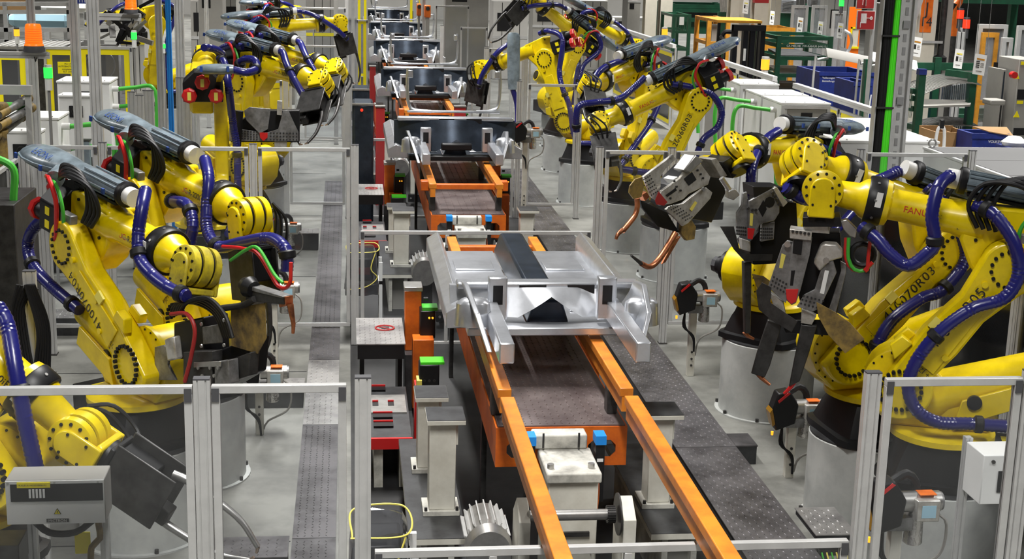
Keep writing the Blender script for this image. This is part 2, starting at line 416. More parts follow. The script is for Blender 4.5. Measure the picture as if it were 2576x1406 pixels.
for y, lb, mu in [(F1, 'low front barrier with aluminium rail across the bottom of the picture', (.60, 1.30)), (F2, 'low barrier with aluminium rail across the line at the second fence', (.92,)),
                  (F3, 'low barrier with aluminium rail across the line at the third fence', (1.2,)), (F4, 'low barrier with aluminium rail across the line at the fourth fence', (1.2,))]:
    panel((.13, y), (2.6, y), .0, 1.26, lb, name='low_barrier', mull=mu)

# ================================================================ lift stations along the line
CX = 1.40
PITCH = 7.6
def white_column(x0, x1, y, z0, z1, label, group=None):
    t = thing('support_column', label, 'support column', ((x0 + x1) / 2, y + .1, z0), group)
    c = (x0 + x1) / 2; hw = (x1 - x0) / 2
    MB().box(x0 - .04, x1 + .03, y - .03, y + .23, z0, z0 + .035).build('foot_plate', 'ivory_dirty', t, bevel=.003)
    MB().box(x0, x1, y, y + .2, z0 + .035, z1 - .035).build('shaft', 'ivory', t, bevel=.006)
    MB().box(x1, x1 + .015, y + .03, y + .17, z1 - .2, z1 - .035).build('side_plate', 'ivory', t)
    MB().box(x0 - .02, x1 + .06, y - .05, y + .25, z1 - .035, z1 - .004).build('cap_edge', 'ivory', t, bevel=.003)
    MB().box(x0 - .018, x1 + .058, y - .048, y + .248, z1 - .004, z1).build('cap_top', 'plate_dark', t)
    for bx in (x0 - .02, x1 + .012):
        MB().cyl((bx, y - .015, z0 + .035), (bx, y - .015, z0 + .06), .012, n=6).build('bolt', 'steel_dark', t)
    return t
def bench(x0, x1, y0, y1, z1, label):
    t = thing('machine_bench', label, 'machine base', ((x0 + x1) / 2, (y0 + y1) / 2, 0))
    MB().box(x0, x1, y0, y1, z1 - .004, z1).build('top_plate', 'plate_dark', t)
    MB().box(x0, x1, y0, y1, z1 - .045, z1 - .004).build('plate_edge', 'ivory', t)
    for xx in (x0 + .08, x1 - .12):
        MB().box(xx, xx + .04, y0 + .02, y1 - .02, .0, z1 - .045).build('web', 'ivory_dirty', t)
    MB().box(x0 + .12, x1 - .12, y0 + .12, y1 - .12, .0, z1 - .05).build('core', 'cabinet_grey', t)
    return t
STN = ['nearest', 'second', 'third', 'fourth', 'fifth', 'sixth']
def station(k):
    dy = PITCH * k; s = STN[k]
    if k < 3: bench(.39, .77, 8.65 + dy, 10.58 + dy, .46, 'dark steel bench on white frame left of the line, %s station' % s)
    if k < 3: white_column(.54, .72, 9.05 + dy, .46, 1.15, 'tall white box column left of the line, front one at the %s station' % s)
    if k < 3: white_column(.50, .66, 9.85 + dy, .46, 1.05, 'white box column left of the line, rear one at the %s station' % s)
    if k < 3: bench(2.0, 2.40, 8.65 + dy, 10.4 + dy, .46, 'dark steel bench on white frame right of the line, %s station' % s)
    if k < 3: white_column(2.06, 2.22, 9.1 + dy, .46, 1.15, 'white box column right of the line at the %s station' % s)
    # raised deck
    t = thing('lift_deck', 'orange framed checkered deck between the rails, %s station' % s, 'lift deck', (CX, 11.9 + dy, .5))
    y0, y1 = 8.95 + dy, 14.40 + dy
    m = 'tread_brown' if k == 0 else ('tread_brown' if k == 1 else 'tread')
    MB().box(.99, 1.85, y0, y0 + 2.6, 1.115, 1.125).build('deck_plate', 'tread_brown', t)
    MB().box(.99, 1.85, y0 + 2.604, y1, 1.115, 1.125).build('deck_plate', 'tread_light', t)
    MB().box(1.30, 1.66, y1 - .95, y1 - .80, 1.125, 1.127).build('cover_flap', 'steel_dark', t)
    pt = .05 if k == 0 else (.08 if k < 3 else .16)
    tag(treads(1.0, 1.84, y0 + .01, y0 + 2.6, 1.125, pt).build('tread_pattern', 'tread_brown', t, smooth=0), kind='stuff')
    tag(treads(1.0, 1.84, y0 + 2.62, y1, 1.125, pt).build('tread_pattern', 'tread_light', t, smooth=0), kind='stuff')
    for x in (.975, 1.853): MB().box(x, x + .012, y0, y1, .84, 1.115).build('side_beam', 'orange', t)
    # front panel with two long oval openings
    fr = MB(); z0, z1 = .84, 1.115; yy = y0 - .012
    def strip(a, b, c, d): fr.box(a, b, yy, y0, c, d)
    strip(.975, 1.865, 1.02, z1); strip(.975, 1.865, z0, .90); strip(.975, 1.05, .90, 1.02); strip(1.23, 1.60, .90, 1.02); strip(1.79, 1.865, .90, 1.02)
    for xx, sg in ((1.05, 1), (1.23, -1), (1.60, 1), (1.79, -1)):
        fr.prism([(xx, yy, .90), (xx + sg * .035, yy, .90), (xx, yy, .935)], (0, .012, 0)); fr.prism([(xx, yy, 1.02), (xx + sg * .035, yy, 1.02), (xx, yy, .985)], (0, .012, 0))
    fr.build('front_panel', 'orange', t, smooth=0)
    for xx in (1.02, 1.82):
        MB().box(xx - .02, xx + .02, y0 + 1.2, y0 + 1.3, 0, .84).build('leg', 'steel_dark', t); MB().box(xx - .02, xx + .02, y1 - .8, y1 - .7, 0, .84).build('leg', 'steel_dark', t)
    for j, yy2 in enumerate((y1 - .3, y1 - 1.3)):
        MB().box(1.80, 1.9, yy2, yy2 + .05, 1.125, 1.15).build('latch', 'steel', t)
    for xx in (1.0, 1.80):
        for yy2 in (y0 + .22, y0 + 2.5, y1 - .55): MB().box(xx - .035, xx + .035, yy2, yy2 + .12, 1.125, 1.30).build('skid_rest', 'steel_dark', t, bevel=.006)
    if k > 2: return
    # white lift drive in front of the deck
    t = thing('lift_drive', 'white steel lift block with blue sensors before the deck, %s station' % s, 'lift drive', (1.42, 8.6 + dy, 0))
    y = 8.28 + dy
    MB().box(1.25, 1.57, y + .05, y + .45, .25, .96).build('body', 'ivory', t, bevel=.01)
    MB().box(1.235, 1.585, y + .02, y + .50, .96, 1.03).build('head', 'ivory_dirty', t, bevel=.012)
    MB().box(1.20, 1.56, y + .46, y + .60, 1.03, 1.13).build('upper_block', 'ivory_dirty', t, bevel=.012)
    MB().box(1.19, 1.60, y - .05, y + .5, .0, .25).build('base_frame', 'black', t)
    for xx in (1.27, 1.53): MB().cyl((xx, y + .12, 1.03), (xx, y + .12, 1.06), .022, n=12).build('cap_screw', 'steel', t)
    for xx in (1.265, 1.50): MB().cyl((xx, y + .44, 1.05), (xx, y + .44, 1.15), .007, n=8).build('stud', 'steel_dark', t)
    for xx in (1.17, 1.63):
        e = MB().box(xx - .03, xx + .03, y + .36, y + .44, .7, 1.10).build('sensor_post', 'black', t)
        MB().box(xx - .035, xx + .035, y + .34, y + .46, 1.10, 1.16).build('sensor_head', 'blue_paint', e)
        MB().box(xx - .02, xx + .02, y + .352, y + .358, .98, 1.0).build('rating_plate', 'paper', e)
    MB().box(1.30, 1.52, y + .03, y + .05, .60, .63).build('guide_strip', 'steel_dark', t)
    MB().sweep([(1.58, y + .3, 1.0), (1.60, y + .2, .85), (1.56, y + .1, .6), (1.53, y + .03, .5)], .006, 6).build('cable', 'orange', t)
    MB().sweep([(1.24, y + .1, .9), (1.23, y + .02, .75), (1.29, y + .02, .62)], .006, 6).build('cable', 'orange', t)
    # roller axle
    t = thing('drive_roller', 'steel drive shaft with toothed end between white side plates, %s station' % s, 'drive shaft', (1.42, 8.05 + dy, 0))
    yr = 8.0 + dy; zr = .88
    MB().cyl((1.09, yr, zr), (1.58, yr, zr), .034, n=20).build('shaft', 'steel', t)
    g = MB()
    g.lathe([(0, .05), (.05, .05)], (1.565, yr, zr), (1, 0, 0), 20)
    for q in range(20):
        a = 2 * pi * q / 20
        g.beam((1.565, yr + .05 * cos(a), zr + .05 * sin(a)), (1.615, yr + .05 * cos(a), zr + .05 * sin(a)), .008, .010, up=(0, cos(a), sin(a)))
    g.build('toothed_wheel', 'steel_dark', t, smooth=0)
    MB().cyl((1.63, yr, zr), (1.64, yr, zr), .13, n=28).build('disc', 'steel_dark', t)
    for xx, x2 in ((1.02, 1.09), (1.66, 1.74)):
        MB().prism([(xx, yr - .06, .12), (xx, yr + .26, .12), (xx, yr + .26, .82), (xx, yr + .1, .96), (xx, yr - .06, .86)], (x2 - xx, 0, 0)).build('side_plate', 'ivory', t, bevel=.004)
    MB().box(.98, 1.76, yr - .16, yr - .06, .10, .22).build('cross_bar', 'black', t)
    for xx in (1.02, 1.72): MB().cyl((xx, yr - .17, .16), (xx, yr - .16, .16), .016, n=6).build('bolt', 'steel', t)
    # finned gear motor
    t = thing('gear_motor', 'silver finned electric motor left of the white lift drive, %s station' % s, 'motor', (0.87, 8.15 + dy, 0))
    ym = 8.15 + dy
    MB().lathe([(0, .11), (.02, .13), (.36, .13), (.40, .11)], (.855, ym, .62), (0, 1, .0), 24, sq=(1, 1.1)).build('housing', 'steel', t)
    for q in range(9):
        a = R(20 + q * 17.5)
        MB().beam((.855 + .14 * cos(a), ym + .03, 0.62 + .155 * sin(a)), (.855 + .14 * cos(a), ym + .35, 0.62 + .155 * sin(a)), .008, .03, up=(cos(a), 0, sin(a))).build('fin', 'alu', t)
    MB().lathe([(0, .135), (.10, .15), (.14, .12)], (.855, ym - .12, .62), (0, 1, 0), 24, sq=(1, 1.1)).build('fan_cover', 'steel', t)
    MB().box(.78, .95, ym - .05, ym + .3, .0, .49).build('foot', 'steel_dark', t, bevel=.01)
    # tread covered box with the no-entry mark and the red bed before it
    t = tread_slab('step_box', 'bright checkered step plate with round no stepping mark, left of the %s deck' % s, 'step plate', .07, .50, 12.1 + dy, 13.0 + dy, .66, .80, 'tread_light', .045, skirt='black')
    c = Vector((.33, 12.62 + dy, .8055))
    mk = MB().torus(c, (0, 0, 1), .085, .007, 24, 6); mk.beam(c + Vector((-.06, .06, 0)), c + Vector((.06, -.06, 0)), .012, .004)
    mk.build('no_step_mark', 'sign_red', t)
    MB().box(.30, .37, 12.60 + dy, 12.66 + dy, .803, .806).build('shoe_pictogram', 'ink', t)
    for xx in (.10, .44): MB().box(xx, xx + .04, 12.3 + dy, 12.9 + dy, 0, .66).build('leg', 'black', t)
    t = thing('machine_bed', 'grey bed plate with red edged slots left of the line, %s station' % s, 'machine bed', (.33, 11.4 + dy, 0))
    MB().box(.14, .50, 10.65 + dy, 12.0 + dy, .36, .44).build('bed', 'plate_dark', t, bevel=.004)
    MB().box(.18, .48, 11.25 + dy, 11.72 + dy, .44, .455).build('top_sheet', 'steel', t)
    for q, (xa, xb, ya) in enumerate([(.20, .32, 11.85), (.20, .25, 11.42), (.33, .38, 11.42), (.20, .36, 11.12), (.20, .36, 10.9)]):
        MB().box(xa, xb, ya + dy, ya + .10 + dy, .452, .458).build('slot', 'black', t); MB().box(xa, xb, ya + .10 + dy, ya + .115 + dy, .452, .47).build('slot_edge', 'red', t)
    MB().box(.14, .50, 10.62 + dy, 10.65 + dy, .36, .45).build('red_edge', 'red', t)
    for xx in (.20, .40): MB().box(xx, xx + .07, 10.7 + dy, 11.9 + dy, 0, .36).build('pedestal', 'ivory_dirty', t)
    # orange clamping posts either side
    for sd, (xa, xb) in (('left', (.52, .67)), ('right', (2.05, 2.2))):
        t = thing('clamp_post', 'orange clamping post with steel top, %s of the %s deck' % (sd, s), 'clamp post', ((xa + xb) / 2, 12.9 + dy, 0))
        MB().box(xa, xb, 12.75 + dy, 12.95 + dy, .55, 1.12).build('post', 'orange', t, bevel=.006)
        MB().box(xa - .01, xb + .01, 12.73 + dy, 12.97 + dy, 1.12, 1.16).build('top_cap', 'steel', t, bevel=.004)
        MB().box(xa, xb + .1, 12.6 + dy, 13.1 + dy, 0, .55).build('foot', 'plate_dark', t)
        MB().box(xa + .06, xb + .10, 12.4 + dy, 12.6 + dy, .10, .75).build('lower_block', 'orange', t, bevel=.006)
        e = MB().box(xb - .02, xb + .12, 12.55 + dy, 12.75 + dy, .72, .98).build('clamp_unit', 'black', t, bevel=.01)
        MB().box(xb + .0, xb + .14, 12.56 + dy, 12.72 + dy, .98, 1.01).build('green_flap', 'green', e)
        MB().cyl((xb + .02, 12.74 + dy, 1.05), (xb + .06, 12.74 + dy, 1.05), .015, n=8).build('knob', 'black', t)
        for q in range(2):
            MB().lathe([(0, .01), (.02, .008)], (xb + .06 + .03 * q, 12.5 + dy, .93), (0, -1, 0), 8).build('indicator', 'lamp_amber', e)
        MB().sweep([(xb, 12.7 + dy, .95), (xb + .03, 12.68 + dy, .8), (xb - .01, 12.66 + dy, .65), (xb + .04, 12.5 + dy, .5)], .012, 6).build('cable', 'rubber', t)
    t = thing('clamp_tower', 'black clamp head with yellow and green flags on a red bracket, %s station' % s, 'clamp', (.62, 10.9 + dy, 0))
    MB().box(.53, .66, 10.95 + dy, 11.1 + dy, 0, .78).build('bracket', 'red', t); MB().box(.56, .72, 10.85 + dy, 11.02 + dy, .74, .98).build('head', 'black', t, bevel=.01)
    for q in range(6): MB().cyl((.60 + .04 * (q % 3), 10.85 + dy, .80 + .05 * (q // 3)), (.60 + .04 * (q % 3), 10.84 + dy, .80 + .05 * (q // 3)), .011, n=8).build('screw', 'steel_dark', t)
    MB().box(.57, .76, 10.86 + dy, 11.02 + dy, .98, 1.0).build('green_flag', 'bright_green', t); MB().box(.54, .58, 10.82 + dy, 10.96 + dy, .78, .86).build('yellow_flag', 'tape_yellow', t)
for k in range(6): station(k)

# foil wrapped instruments beside the left walkway
for i, (x, y) in enumerate([(.18, 7.95), (.15, 15.75)]):
    t = thing('wrapped_scanner', ('scanner wrapped in clear crinkled film on a white stand, in front of the first bench', 'scanner wrapped in clear crinkled film on a white stand, by the second barrier')[i], 'scanner', (x, y, 0))
    MB().box(x - .13, x + .13, y - .18, y + .2, .55, .80).build('instrument', 'plate_dark', t, bevel=.02)
    MB().box(x - .05, x + .09, y - .19, y - .17, .62, .70).build('red_label', 'red', t)
    mb = MB(); nx, ny = 9, 9
    # crumpled cover
    rnd = random.Random(i)
    rings = []
    for zz, gx, gy in ((.40, .19, .25), (.52, .18, .24), (.66, .17, .23), (.80, .165, .22), (.88, .14, .20)):
        ring = []
        for q in range(24):
            a = 2 * pi * q / 24; ca, sa = cos(a), sin(a)
            mx = max(abs(ca), abs(sa)); j = 1 + rnd.uniform(-.06, .06)
            ring.append((x + gx * ca / mx * j, y + gy * sa / mx * j, zz + rnd.uniform(-.012, .012)))
        rings.append(ring)
    mb.loft(rings); mb.build('film_cover', 'film', t, smooth=20)
    MB().sweep([(x - .17, y - .23, .88), (x + .16, y - .21, .89), (x + .15, y + .2, .9), (x - .15, y + .21, .88), (x - .16, y - .22, .88)], .006, 5).build('yellow_seam', 'tape_yellow', t)
    MB().sweep([(x + .15, y - .22, .88), (x + .10, y - .26, .7), (x + .17, y - .25, .6), (x + .05, y - .27, .5), (x - .17, y - .25, .46)], .006, 5).build('yellow_seam', 'tape_yellow', t)
    for q in (-.14, .14): MB().box(x + .19, x + .23, y + q - .02, y + q + .02, 0, .75).build('stand_leg', 'white', t)
    MB().box(x - .12, x + .23, y - .16, y + .16, .50, .54).build('shelf', 'white', t)
    MB().box(x - .10, x - .05, y - .1, y + .1, 0, .5).build('stand_leg', 'white', t)

# ================================================================ skids and car underbodies
def skid(y0, y1, label, first=0):
    t = thing('skid', label, 'skid', (CX, (y0 + y1) / 2, 1.30))
    for x in (1.0, 1.80):
        MB().box(x - .045, x + .045, y0, y1, 1.40, 1.46).build('rail', 'skid', t, bevel=.006)
        MB().box(x - .03, x + .03, y0, y1, 1.30, 1.40).build('rail_web', 'skid', t)
    n = 3
    for i in range(n):
        if i < first: continue
        y = y0 + .25 + (y1 - y0 - .5) * i / (n - 1)
        MB().box(1.03, 1.77, y - .05, y + .05, 1.36, 1.42).build('cross_beam', 'orange', t, bevel=.004)
    for x in ((.93, 1.87) if not first else ()): MB().box(x - .06, x + .06, y0 + .25, y0 + .4, 1.33, 1.45).build('bracket', 'orange', t, bevel=.01)
    return t
def underbody(yd, label, near=False):
    """car floor assembly seen from the front: dash wall at y=yd, front rails towards the camera"""
    t = thing('car_underbody', label, 'car body', (1.40, yd + 1.2, 1.46))
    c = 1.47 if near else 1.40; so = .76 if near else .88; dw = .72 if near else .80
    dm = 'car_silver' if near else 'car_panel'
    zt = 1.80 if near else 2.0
    # dash wall: bowed panel
    rings = []
    for i in range(13):
        u = -1 + i / 6; x = c + u * dw; bow = .22 * (u * u)
        zb = 1.60 + .16 * max(0, 1 - abs(u) * 3.2)
        top = zt - .03 * u * u
        rings.append([(x, yd + bow, zb), (x, yd + bow + .06, zb), (x, yd + bow + .18, top), (x, yd + bow + .12, top)])
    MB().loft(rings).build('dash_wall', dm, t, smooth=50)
    MB().box(c - dw + .04, c + dw - .04, yd + .16, yd + .30, zt - .02, zt + .03).build('cowl', 'car_silver', t, bevel=.015)
    for q in (-.22, .14): MB().box(c + q, c + q + .2, yd + .14, yd + .24, zt - .05, zt + .015).build('cowl_recess', 'black', t)
    for s in (-1, 1):
        # front longitudinal member and strut tower
        MB().prism([(c + s * .40, yd - 1.15, 1.60), (c + s * .50, yd - 1.15, 1.60), (c + s * .50, yd - 1.15, 1.74), (c + s * .40, yd - 1.15, 1.74)], (0, 1.2, 0)).build('front_rail', 'car_silver', t, bevel=.01)
        MB().lathe([(0, .11), (.16, .10), (.19, .07), (.20, .03)], (c + s * .60, yd - .32, 1.64), (0, 0, 1), 16, sq=(.8, 1.2)).build('strut_tower', 'car_silver', t)
        MB().prism([(c + s * .50, yd - .75, 1.56), (c + s * .50, yd + .05, 1.56), (c + s * .62, yd + .1, 1.86), (c + s * .62, yd - .2, 1.9), (c + s * .58, yd - .6, 1.80)], (s * .04, 0, 0)).build('wheel_house', 'car_silver', t, bevel=.008)
        e = MB().box(c + s * .40 - .07, c + s * .40 + .07, yd - .06, yd + .02, 1.60, 1.92).build('bracket', 'car_silver', t, bevel=.012)
        MB().box(c + s * .40 - .035, c + s * .40 + .035, yd - .066, yd - .055, 1.72, 1.86).build('bracket_hole', 'black', e)
        # sill and upright
        MB().prism([(c + s * .62, yd + .1, 1.50), (c + s * so, yd + .1, 1.50), (c + s * so, yd + .1, 1.62), (c + s * (so - .1), yd + .1, 1.68), (c + s * .62, yd + .1, 1.62)], (0, 2.7, 0)).build('sill', 'car_silver', t, bevel=.008)
        if not near:
            MB().sweep([(c + s * .30, yd + .55, zt + .06), (c + s * .52, yd + .56, zt + .08), (c + s * .60, yd + .58, zt + .16), (c + s * .62, yd + .6, zt + .42), (c + s * .61, yd + .62, zt + .62)], .022, 8).build('upright', 'car_silver', t)
            MB().box(c + s * .58 - .035, c + s * .58 + .035, yd + .56, yd + .62, zt + .50, zt + .60).build('upright_bracket', 'car_silver', t, bevel=.01)
    if not near: MB().beam((c - .62, yd + .55, zt + .06), (c + .62, yd + .55, zt + .06), .05, .03).build('cross_tube', 'car_silver', t, bevel=.008)
    for s in (-1, 1):
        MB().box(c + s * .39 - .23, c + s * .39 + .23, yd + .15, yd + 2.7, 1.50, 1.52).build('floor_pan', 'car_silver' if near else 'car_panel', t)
        for q in range(3): MB().box(c + s * .39 - .17, c + s * .39 + .17, yd + .5 + .7 * q, yd + .85 + .7 * q, 1.52, 1.535).build('floor_bead', 'car_silver', t, bevel=.01)
    MB().prism([(c - .16, yd + .15, 1.52), (c + .16, yd + .15, 1.52), (c + .10, yd + .15, 1.70), (c - .10, yd + .15, 1.70)], (0, 2.5, 0)).build('tunnel', 'car_panel', t, bevel=.02)
    if not near: MB().box(c - .2, c + .2, yd - .10, yd + .02, 1.63, 1.72).build('steering_box', 'black', t, bevel=.02)
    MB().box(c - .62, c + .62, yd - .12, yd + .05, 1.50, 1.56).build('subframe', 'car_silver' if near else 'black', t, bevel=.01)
    return t
cars = [(9.95, 'silver car floor assembly on the line nearest the camera', True), (18.4, 'second car floor assembly from the camera on the line', False), (26.0, 'third car floor assembly from the camera, dark dash wall and thin silver uprights', False),
        (33.6, 'fourth car floor assembly from the camera, dark dash wall', False), (41.2, 'fifth car floor assembly from the camera, far along the line', False), (48.8, 'furthest car floor assembly at the top of the picture', False)]
for yd, lb, nr in cars: underbody(yd, lb, nr)
for i, (a, b) in enumerate([(4.3, 8.55), (8.7, 13.6), (16.7, 21.8), (24.3, 29.4), (31.9, 37.0), (39.5, 44.6), (47.1, 52.2)]):
    skid(a, b, ['empty orange skid leaving the line at the bottom of the picture', 'orange skid under the nearest silver car floor', 'orange skid under the second car floor', 'orange skid under the third car floor', 'orange skid under the fourth car floor', 'orange skid under the fifth car floor', 'orange skid under the furthest car floor'][i], (3, 1, 0, 0, 0, 0, 0)[i])
# ================================================================ six axis robots
UP = Vector((0, 0, 1))
def frame(o, x, z):
    x = x.normalized(); z = (z - x * z.dot(x)).normalized(); y = z.cross(x)
    m = Matrix.Identity(4)
    for i in range(3): m[i][0] = x[i]; m[i][1] = y[i]; m[i][2] = z[i]; m[i][3] = o[i]
    return m
def zm(pts, ox, oy, f):
    return [(ox + a / f, oy + b / f) for a, b in pts]
def arc(cx, cy, r, a0, a1, n):
    return [(cx + r * cos(R(a0 + (a1 - a0) * i / n)), cy + r * sin(R(a0 + (a1 - a0) * i / n))) for i in range(n + 1)]
class Robot:
    def __init__(s, x, y, h, a, b, label, zb=.72, j4=0, j5=-90, side=1, code=None, hi=True, ped=True, pedlabel=None, case=True, front=None, rear=None, dress=True, worn=False, scale_case=1.0, pdia=.88, bolts=True, zc=.475):
        s.zb = zb; s.side = side; s.hi = hi; s.zc = zc
        h, a, b = R(h), R(a), R(b)
        s.fw = Vector((cos(h), sin(h), 0)); s.lat = Vector((-sin(h), cos(h), 0))
        s.base = Vector((x, y, zb))
        s.J2 = s.base + s.fw * .312 + UP * .67
        s.ad = s.fw * sin(a) + UP * cos(a); s.an = s.fw * cos(a) - UP * sin(a)      # along the arm, and forward of it
        s.J3 = s.J2 + s.ad * 1.075
        s.fd = s.fw * cos(b) + UP * sin(b); s.fn = UP * cos(b) - s.fw * sin(b)
        s.J5 = s.J3 + s.fn * .225 + s.fd * 1.28
        s.cs = 1 if s.lat.dot(CAM - s.base) > 0 else -1          # which lateral side faces the aisle end
        s.j4, s.j5 = R(j4), R(j5)
        s.root = thing('industrial_robot', label, 'robot', s.base, 'yellow welding robots')
        s.y2 = 'yellow_worn' if worn else 'yellow'
        s.pdia = pdia
        s.body(code, bolts)
        s.wrist()
        if dress: s.dress(case, front, rear, scale_case)
        if ped: s.pedestal(label.split(',')[0].replace(' robot', ' robot', 1), pedlabel)
    # local helpers -------------------------------------------------
    def b(s, x, y, z): return s.base + s.fw * x + s.lat * y + UP * z            # base frame
    def A(s, u, v, y): return s.J2 + s.ad * u + s.an * v + s.lat * y            # arm frame
    def f(s, x, y, z): return s.J3 + s.fd * x + s.lat * y + s.fn * z            # forearm frame
    def pp(s, u, v, off=0.0):                                                   # photo direction met with the plane the robot swings in
        r = ray(u, v); n = s.lat; p = s.J3 + n * off
        return CAM + r * ((p - CAM).dot(n) / r.dot(n))
    def part(s, mb, name, m, parent=None, **k): return mb.build(name, m, parent or s.root, **k)
    def pedestal(s, label, pedlabel=None):
        p = s.base; rd = s.pdia / 2
        t = thing('robot_pedestal', pedlabel if pedlabel else 'grey round pedestal under the ' + label, 'pedestal', (p.x, p.y, 0), 'round robot pedestals')
        MB().lathe([(0, rd), (s.zb - .02, rd), (s.zb - .012, rd - .01)], (p.x, p.y, 0), UP, 40).build('drum', 'pedestal', t)
        MB().lathe([(0, rd - .006), (.012, rd - .008)], (p.x, p.y, s.zb - .0125), UP, 40).build('top_plate', 'plate_dark', t)
        MB().lathe([(0, rd + .035), (.014, rd + .035)], (p.x, p.y, 0), UP, 40).build('floor_flange', 'pedestal', t)
        for i in range(8):
            an = R(45 * i + 20); q = Vector((p.x + (rd + .018) * cos(an), p.y + (rd + .018) * sin(an), .014))
            MB().cyl(q, q + UP * .03, .016, n=6).build('anchor_bolt', 'steel_dark', t)
    def body(s, code, bolts):
        sd = s.side; Y = 'yellow'
        # black base casting
        m = MB(); rings = []
        for z, hw, rn in ((0, .40, .0), (.05, .40, .0), (.06, .36, .2), (.20, .33, .6), (.30, .31, 1)):
            ring = []
            for i in range(32):
                t = 2 * pi * i / 32; mx = max(abs(cos(t)), abs(sin(t)))
                k = (1 - rn) / mx * .94 + rn; k = min(k, 1.22)
                ring.append(s.b(hw * k * cos(t), hw * k * sin(t), z))
            rings.append(ring)
        m.loft(rings); s.part(m, 'base', 'black', smooth=30)
        m = MB(); m.prism([s.b(-.62, .17, .06), s.b(-.62, -.17, .06), s.b(-.62, -.17, .30), s.b(-.62, .17, .30)], s.fw * .30)
        c = s.part(m, 'connector_box', 'black', bevel=.01)
        q = s.b(-.45, 0, .301)
        m = MB(); m.prism([q + s.fw * .05 + s.lat * .08, q - s.fw * .05 + s.lat * .08, q - s.fw * .05 - s.lat * .08, q + s.fw * .05 - s.lat * .08], UP * .002); s.part(m, 'warning_label', 'safety_yellow', c)
        # turntable and column
        s.part(MB().lathe([(0, .33), (.012, .355), (.05, .355), (.065, .33)], s.b(0, 0, .30), UP, 40), 'turntable', Y)
        pr = [(-.30, .365), (.36, .365), (.50, .50), (.54, .66)] + arc(.312, .67, .23, 0, 130, 8) + [(.02, .72), (-.12, .62), (-.32, .58), (-.36, .46)]
        w0, w1 = (-.24, .09) if sd > 0 else (-.09, .24)
        m = MB().prism([s.b(x, w0, z) for x, z in pr], s.lat * (w1 - w0)); s.part(m, 'column', Y, bevel=.02)
        # shoulder disc
        m = MB().lathe([(0, .245), (.03, .245), (.035, .235)], s.J2 + s.lat * .075 * sd, s.lat * sd, 40); c = s.part(m, 'shoulder_ring', Y)
        if bolts:
            m = MB()
            for i in range(22):
                an = 2 * pi * i / 22; p = s.J2 + s.lat * .27 * sd + (s.fw * cos(an) + UP * sin(an)) * .135
                m.cyl(p - s.lat * .015 * sd, p + s.lat * .012 * sd, .014, n=8)
            tag(s.part(m, 'bolt_circle', 'black', c), kind='stuff')
            m = MB()
            for i in range(20):
                an = 2 * pi * i / 20; p = s.J2 + s.lat * .11 * sd + (s.fw * cos(an) + UP * sin(an)) * .228
                m.cyl(p, p + s.lat * .006 * sd, .008, n=6)
            tag(s.part(m, 'rim_holes', 'black', c), kind='stuff')
        # shoulder motor on the far side
        e = s.part(MB().lathe([(0, .15), (.10, .15), (.11, .09), (.18, .085)], s.J2 - s.lat * .22 * sd, -s.lat * sd, 20), 'shoulder_motor', 'black')
        s.part(MB().lathe([(0, .075), (.05, .075), (.06, .05)], s.J2 - s.lat * .40 * sd, -s.lat * sd, 8), 'motor_cap', 'cap', e, smooth=20)
        # balance cylinder behind
        p0 = s.b(.16, -.02 * sd, .56); p1 = s.b(-.66, -.02 * sd, .84)
        e = s.part(MB().lathe([(0, .17), (.10, .175), (.16, .15), (.84, .135), (.87, .12)], p0, p1 - p0, 28), 'balancer', Y)
        s.part(MB().cyl(p1 + (p1 - p0).normalized() * .0, p1 + (p1 - p0).normalized() * .02, .09, n=20), 'end_cap', 'black', e)
        q = s.b(-.18, .02 + .13 * sd, .60); s.part(MB().cyl(q, q + s.lat * .03 * sd, .05, n=20), 'breather_cap', 'black', e)
        m = MB().prism([s.b(-.05, .13 * sd, .40), s.b(-.55, .13 * sd, .62), s.b(-.50, .13 * sd, .76), s.b(-.1, .13 * sd, .60)], s.lat * .03 * sd); s.part(m, 'balancer_bracket', Y, bevel=.006)
        # upper arm
        o1 = arc(0, 0, .215, 150, 330, 14) + [(.42, -.12), (.70, -.105)] + arc(1.075, 0, .185, -120, 110, 14) + [(.75, .125), (.42, .16)]
        o1 = [(u, v) for u, v in o1]
        a0, a1 = .11 * sd, .26 * sd
        m = MB().prism([s.A(u, v, a0) for u, v in o1], s.lat * (a1 - a0)); arm = s.part(m, 'upper_arm', Y, bevel=.018)
        o2 = [(.22, -.09), (.62, -.065), (.80, -.06), (.80, .07), (.62, .08), (.22, .11)]
        m = MB().prism([s.A(u, v, a1) for u, v in o2], s.lat * .012 * sd); s.part(m, 'arm_panel', Y, arm, bevel=.01)
        m = MB().prism([s.A(u, v, a1 - .05 * sd) for u, v in ((.14, .17), (.30, .15), (.30, .24), (.20, .26))], s.lat * .07 * sd); s.part(m, 'stop_block', Y, arm, bevel=.008)
        m = MB().prism([s.A(u, v, a0 - .04 * sd) for u, v in ((.20, .17), (.34, .15), (.34, .22), (.22, .24))], s.lat * .07 * sd); s.part(m, 'stop_block', Y, arm, bevel=.008)
        for u, v in ((.36, -.07), (.90, .06), (.52, .07)): s.part(MB().cyl(s.A(u, v, a1), s.A(u, v, a1 + .022 * sd), .022, n=14), 'boss', Y, arm)
        if bolts:
            m = MB()
            for i in range(16):
                an = 2 * pi * i / 16; p = s.A(1.075 + .12 * cos(an), .12 * sin(an), a1); m.cyl(p, p + s.lat * .014 * sd, .013, n=8)
            tag(s.part(m, 'bolt_circle', 'black', arm), kind='stuff')
